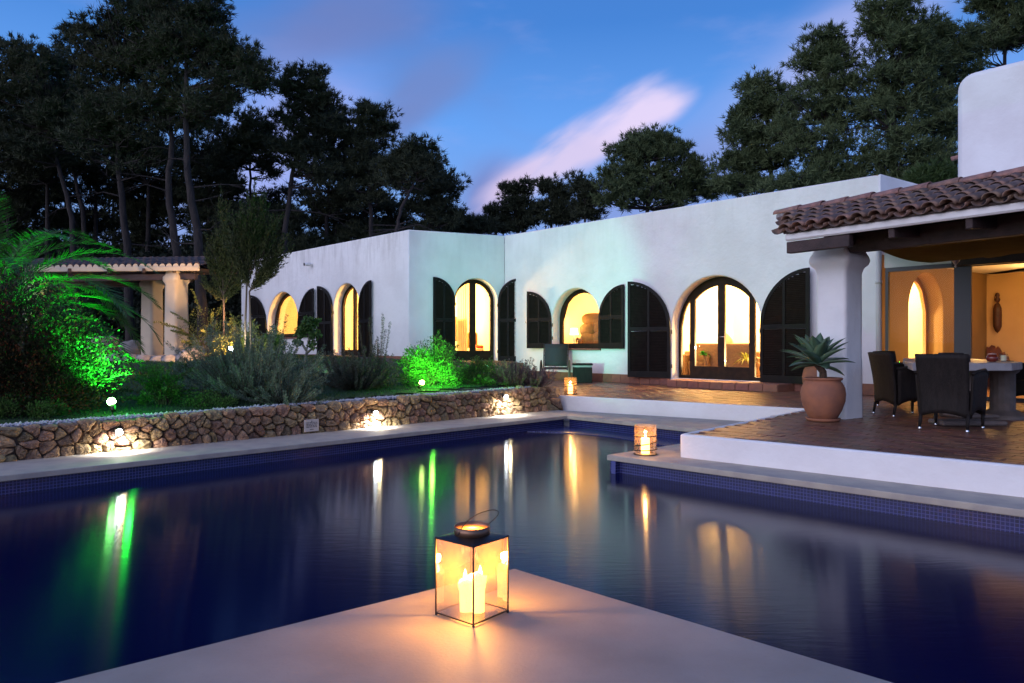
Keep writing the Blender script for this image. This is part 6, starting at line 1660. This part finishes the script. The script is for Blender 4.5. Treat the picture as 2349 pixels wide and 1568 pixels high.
# ---------- palm at the left edge
PALM = foliage('palm_leaflet', (.03, .085, .02), (.08, .15, .035), nscale=1.5, trans=.3)
pb = Vector((-8.0, 11.4, gheight(-8.0, 11.4)))
pal = thing('palm_tree', 'date palm at the left edge with arching fronds lit green from below', 'palm', pb)
MB().tube([(0, 0, -.1), (.02, 0, .6), (0, 0, 1.15)], [.20, .17, .15], n=14).obj('trunk', BARK, pal)
pr = random.Random(3)
for k in range(34):
    az = k * 2.39996; el = .25 + 1.15 * (k / 34) + pr.uniform(-.08, .08); L = pr.uniform(2.3, 3.0); d_ = Vector((math.cos(az), math.sin(az), 0)); sdv = Vector((-d_.y, d_.x, 0))
    pts_ = []; n = 16
    p = Vector((0, 0, 1.18)); e_ = el
    for i in range(n + 1):
        pts_.append(p.copy()); e_ = el - 1.75 * (i / n) ** 1.5; p = p + (d_ * math.cos(e_) + Z3 * math.sin(e_)) * L / n
    fr = MB().tube(pts_, [.016 * (1 - .85 * i / n) for i in range(n + 1)], n=5).obj('frond', PALM, pal)
    Q = []
    for i in range(70):
        u = .10 + .90 * i / 69; a = u * n; j = min(int(a), n - 1); q = pts_[j].lerp(pts_[j + 1], a - j); tg = (pts_[j + 1] - pts_[j]).normalized()
        upv = sdv.cross(tg); ll = .38 * math.sin(math.pi * (.12 + .80 * u)) + .05
        for s in (-1, 1):
            dr = (sdv * s * .75 + tg * .62 + upv * (-.15) + Vector((pr.uniform(-.07, .07), pr.uniform(-.07, .07), pr.uniform(-.10, .05)))).normalized()
            w_ = tg.cross(dr).cross(dr).normalized() * .013
            e2 = q + dr * ll + Z3 * (-.10 * ll)
            Q.append([tuple(q), tuple(q.lerp(e2, .4) + w_), tuple(e2), tuple(q.lerp(e2, .4) - w_)])
    kind(np_mesh('leaflets', np.array(Q), 4, PALM, fr), 'stuff')

# ============================================================ PERGOLA at the left, beyond the lawn
DP = 20.5
pg = thing('pergola', 'white pillared pergola with a clay tile roof beyond the lawn', 'pergola', (0, 0, 0))
CRP = mat('cream_render', (.56, .46, .33), .85, (.50, .41, .30), 2, bump=.3, bscale=9)
zb_ = .95
def gx(x, d): return (x - CX) * d / FPX
def gcol(x0, x1, d, w):
    c = Vector((gx((x0 + x1) / 2, d), d, 0)); vs, fs = [], []; NC = 24
    for (z, h) in ((zb_ - .1, w * .98), (zb_ + .6, w), (zb_ + 1.3, w * .96), (zb_ + 1.88, w * .94), (zb_ + 1.93, w * 1.07), (zb_ + 1.99, w * 1.14), (zb_ + 2.06, w * 1.12), (zb_ + 2.16, w * .92), (3.16, w * .85)):
        for k in range(NC):
            an = 2 * math.pi * k / NC; c_, s_ = math.cos(an), math.sin(an); r = (abs(c_) ** 9 + abs(s_) ** 9) ** (-1 / 9)
            q = c + Matrix.Rotation(R(-22), 3, 'Z') @ Vector((c_ * r * h, s_ * r * h, 0)); vs.append((q.x, q.y, z))
    for i in range(8):
        for k in range(NC): fs.append((i * NC + k, i * NC + (k + 1) % NC, (i + 1) * NC + (k + 1) % NC, (i + 1) * NC + k))
    MB().add(vs, fs, smooth=True).obj('pillar', CRP, pg)
gcol(382, 428, 19.6, .225); gcol(330, 368, 21.4, .225); gcol(60, 100, 20.4, .225)
zf = H + (HY - 634) * 20 / FPX
def gp2(x, d, z): return Vector((gx(x, d), d, z))
bar('beam', gp2(10, 20.4, 3.02), gp2(450, 19.4, 3.02), .16, .16, BEAM, pg)
bar('beam', gp2(20, 22.6, 3.02), gp2(420, 21.6, 3.02), .16, .16, BEAM, pg)
for x in (160, 250, 330, 400, 446): bar('rafter', gp2(x, 19.3, 3.17), gp2(x - 8, 22.6, 3.17), .08, .11, BEAM, pg)
A_, B_ = gp2(18, 20.3, 3.28), gp2(457, 19.1, 3.20)
ud = (B_ - A_); LL = ud.length; ud.normalize(); vdn = Vector((-ud.y, ud.x, 0)).normalized()
C_, D_ = A_ + vdn * 1.1 + Z3 * .30, B_ + vdn * 1.1 + Z3 * .30
bar('fascia', A_ + Z3 * .0, B_ + Z3 * .0, .06, .12, CRP, pg, b=.01)
MB().add([A_, B_, B_ + vdn * 3.0 + Z3 * .12, A_ + vdn * 3.0 + Z3 * .12], [(0, 1, 2, 3)]).obj('soffit', BEAM, pg)
for side, (vs0, vz) in enumerate(((0, 1), (1, -1))):
    mt = MB(); nrow = 4
    for r in range(nrow):
        for k in range(int(LL / .2) + 1):
            b = A_ + ud * (k * .2) + vdn * (r * .27 if side == 0 else 1.1 + r * .27) + Z3 * (.07 + (.075 * r if side == 0 else .30 - .075 * r))
            vs, fs = [], []
            for j, (dv, dz) in enumerate(((0, 0), (.33, .09 * vz))):
                for q in range(7):
                    a = math.pi * q / 6; vs.append(b + ud * (.09 * math.cos(a)) + vdn * dv + Z3 * (.075 * math.sin(a) + dz + (.012 if j == 0 else 0)))
            for q in range(6): fs.append((q, q + 1, 7 + q + 1, 7 + q))
            fs.append(tuple(range(7)))
            if side == 0 and r == 0: pass
            mt.add(vs, fs, smooth=True)
    kind(mt.obj('roof_tiles', [ROOFTILE], pg), 'stuff')
# plastered tile mouths along the eave
mt = MB()
for k in range(int(LL / .2) + 1):
    b = A_ + ud * (k * .2) - vdn * .012 + Z3 * .058; vs = [b + ud * (.085 * math.cos(math.pi * q / 8)) + Z3 * (.078 * math.sin(math.pi * q / 8)) for q in range(9)]; mt.add(vs, [tuple(range(9))])
kind(mt.obj('eave_mortar', CRP, pg), 'stuff')
# paved base of the pergola with its row of boulders
kind(sheet('pergola_floor', [gp2(20, 18.9, 0), gp2(440, 18.7, 0), gp2(440, 24, 0), gp2(20, 24, 0)], zb_ - .02, .3, CRP), 'structure')
ROCK = mat('pale_boulder', (.30, .27, .25), .9, (.20, .18, .17), 4, bump=.8, bscale=12)
rkl = ['pale boulder edging the pergola floor at its left', 'wide flat boulder edging the pergola floor', 'boulder edging the pergola floor left of the pillars', 'boulder at the pergola edge below the left pillar', 'boulder at the pergola edge between the two pillars', 'boulder at the pergola edge below the right pillar', 'brown boulder at the right corner of the pergola floor', 'rounded boulder lying behind the left pillar', 'tall boulder behind the pergola beyond its floor', 'large boulder right of the pergola pillars among the herbs', 'boulder behind the pergola in the gap between the pillars']
for k, (x, d, s, zz) in enumerate(((200, 18.6, .26, .86), (262, 18.55, .34, .80), (300, 18.5, .3, .82), (335, 18.5, .30, .80), (368, 18.45, .24, .82), (398, 18.4, .28, .82), (436, 18.3, .32, .92), (306, 23.0, .42, 1.12), (235, 23.6, .5, 1.2), (492, 21.5, .6, 1.15), (374, 23.6, .35, 1.1))):
    tag(boulder('boulder', Vector((gx(x, d), d, zz)), s, s * .8, s * .62, ROCK, 90 + k, n1=18, n2=12), rkl[k], 'boulder', 'boulders round the pergola')
# reflection board... a small notice fixed on the stone wall
pq = S0 + WU * 3.78
def wallpt(x, y, n=.05):
    k = (x - CX) / FPX; q0 = S0 + SN * n; s = (k * q0.y - q0.x) / (WU.x - k * WU.y); p = q0 + WU * s; return p + Z3 * (H - (y - HY) * p.y / FPX)
pcn = wallpt(714.5, 976.5, .065)
pqt = thing('wall_notice', 'small pale notice plate with lines of dark writing on the stone wall', 'sign', pcn, math.atan2(WU.y, WU.x))
MB().bbox((0, 0, 0), (.225, .014, .170), .003).obj('plate', mat('notice_plate', (.50, .44, .38), .6), pqt)
INK = mat('notice_ink', (.05, .045, .05), .8); mb = MB(); r_ = random.Random(2)
mb.add([(-.012, -.0085, .052), (.012, -.0085, .052), (0, -.0085, .072)], [(0, 1, 2)])
for row, z in enumerate((.040, .020, .000, -.020)):
    x = -.085
    while x < .08:
        w_ = r_.uniform(.012, .045); x1 = min(x + w_, .088); mb.box(((x + x1) / 2, -.0085, z), (x1 - x, .001, .009)); x = x1 + .008
mb.box((0, -.0085, -.055), (.06, .001, .008)); kind(mb.obj('writing', INK, pqt), 'stuff')

# ============================================================ GARDEN LIGHTS
WLIT = emis('white_lamp_glow', (.85, .92, 1.0), 70); GLIT = emis('green_lamp_glow', (.25, 1.0, .22), 60); YLIT = emis('warm_lamp_glow', (.75, 1.0, .25), 60)
def walllight(label, x, y, e):
    p = wallpt(x, y, .10); t = thing('wall_light', label, 'garden light', p, math.atan2(WU.y, WU.x), 'white lights along the stone wall')
    MB().bbox((0, .03, .02), (.10, .06, .05), .01).obj('housing', METALDK, t)
    Mx = Matrix.Translation((0, -.012, .0)) @ Matrix.Rotation(R(90), 4, 'X')
    MB().lathe([(.038, 0), (.034, .012), (.02, .024), (0, .028)], n=18, M=Mx).obj('lens', WLIT, t)
    q = p + SN * .10; spot(q, q + Vector((0, 0, -1)) - SN * .35, e, (.95, .95, .9), 150, .7, .03, 'wall_light_beam')
    lamp_pt(p + SN * .12 + Z3 * .0, e * .07, (1, .80, .45), .03, 'wall_light_glow')
walllight('white garden light on the stone wall nearest the camera', 273, 992, 60)
walllight('white garden light halfway along the stone wall', 861, 949, 60)
walllight('white garden light at the far right end of the stone wall', 1160, 911, 60)
def flood(label, pos, aim, m, c, e, ang, group=None, sz=.07):
    t = thing('floodlight', label, 'garden light', pos, 0, 'garden floodlights')
    dr = (Vector(aim) - Vector(pos)).normalized(); Mx = dr.to_track_quat('Z', 'Y').to_matrix().to_4x4()
    MB().lathe([(.03, -.06), (sz * .75, -.02), (sz * .8, .02), (sz * .75, .02), (sz * .7, .01)], n=20, M=Mx).obj('housing', METALDK, t)
    Mg = Matrix.Translation(dr * .05 + Vector((0, -.02, .02)))
    MB().lathe([(0, -sz), (sz * .6, -sz * .8), (sz * .95, -sz * .3), (sz, 0), (sz * .95, sz * .3), (sz * .6, sz * .8), (0, sz)], n=20, M=Mg).obj('lens', m, t)
    MB().tube([(0, 0, -.03), (0, 0, -.30)], .012, n=8).obj('spike', METALDK, t)
    spot(Vector(pos) + dr * (.07 + sz) + Vector((0, 0, .03)), aim, e, c, ang, .6, .04, 'floodlight_beam')
    return t
GRN = (.02, 1.0, .05)
g1 = atd(259, 933, 9.15)
flood('green floodlight in front of the hedge on the lawn edge', g1, (-5.4, 9.7, 1.5), GLIT, GRN, 900, 90, sz=.05)
lamp_pt(g1 + Vector((.16, .06, .12)), 13, GRN, .04, 'green_spill')
spot(Vector((-6.9, 11.3, .7)), (-8.0, 11.6, 2.6), 900, GRN, 110, .5, .04, 'palm_light')
g2 = atd(965, 885, 12.75)
flood('yellow green floodlight under the bushy shrub before the wing', g2, g2 + Vector((.35, .75, .55)), YLIT, (.10, 1.0, .06), 260, 140, sz=.045)
lamp_pt(g2 + Vector((.20, -.03, .12)), 17, (.15, 1.0, .05), .04, 'green_spill')
g3 = atd(527, 806, 16.2)
flood('white floodlight under the juniper trees', g3, g3 + Vector((.3, 1.6, 1.2)), WLIT, (.95, 1.0, .75), 90, 120, sz=.055)
# unseen lamp added to wash the house wall green-blue
wash = Vector((-.55, 15.3, .75))
flood('added unseen green light washing the house wall', wash, (1.1, 21.6, 2.7), emis('dim_green_glow', (.3, 1, .6), 4), (.20, 1.0, .62), 620, 78, sz=.05)
spot((-3.6, 15.4, .9), (-7.2, 25.0, 3.0), 260, (.62, .92, 1.0), 100, .9, .15, 'wing_wash')
# warm lamp that lights the pergola pillars
spot((-6.3, 16.6, 1.1), (-9.3, 20.2, 2.2), 1300, (1, .55, .24), 60, .6, .10, 'pergola_light')
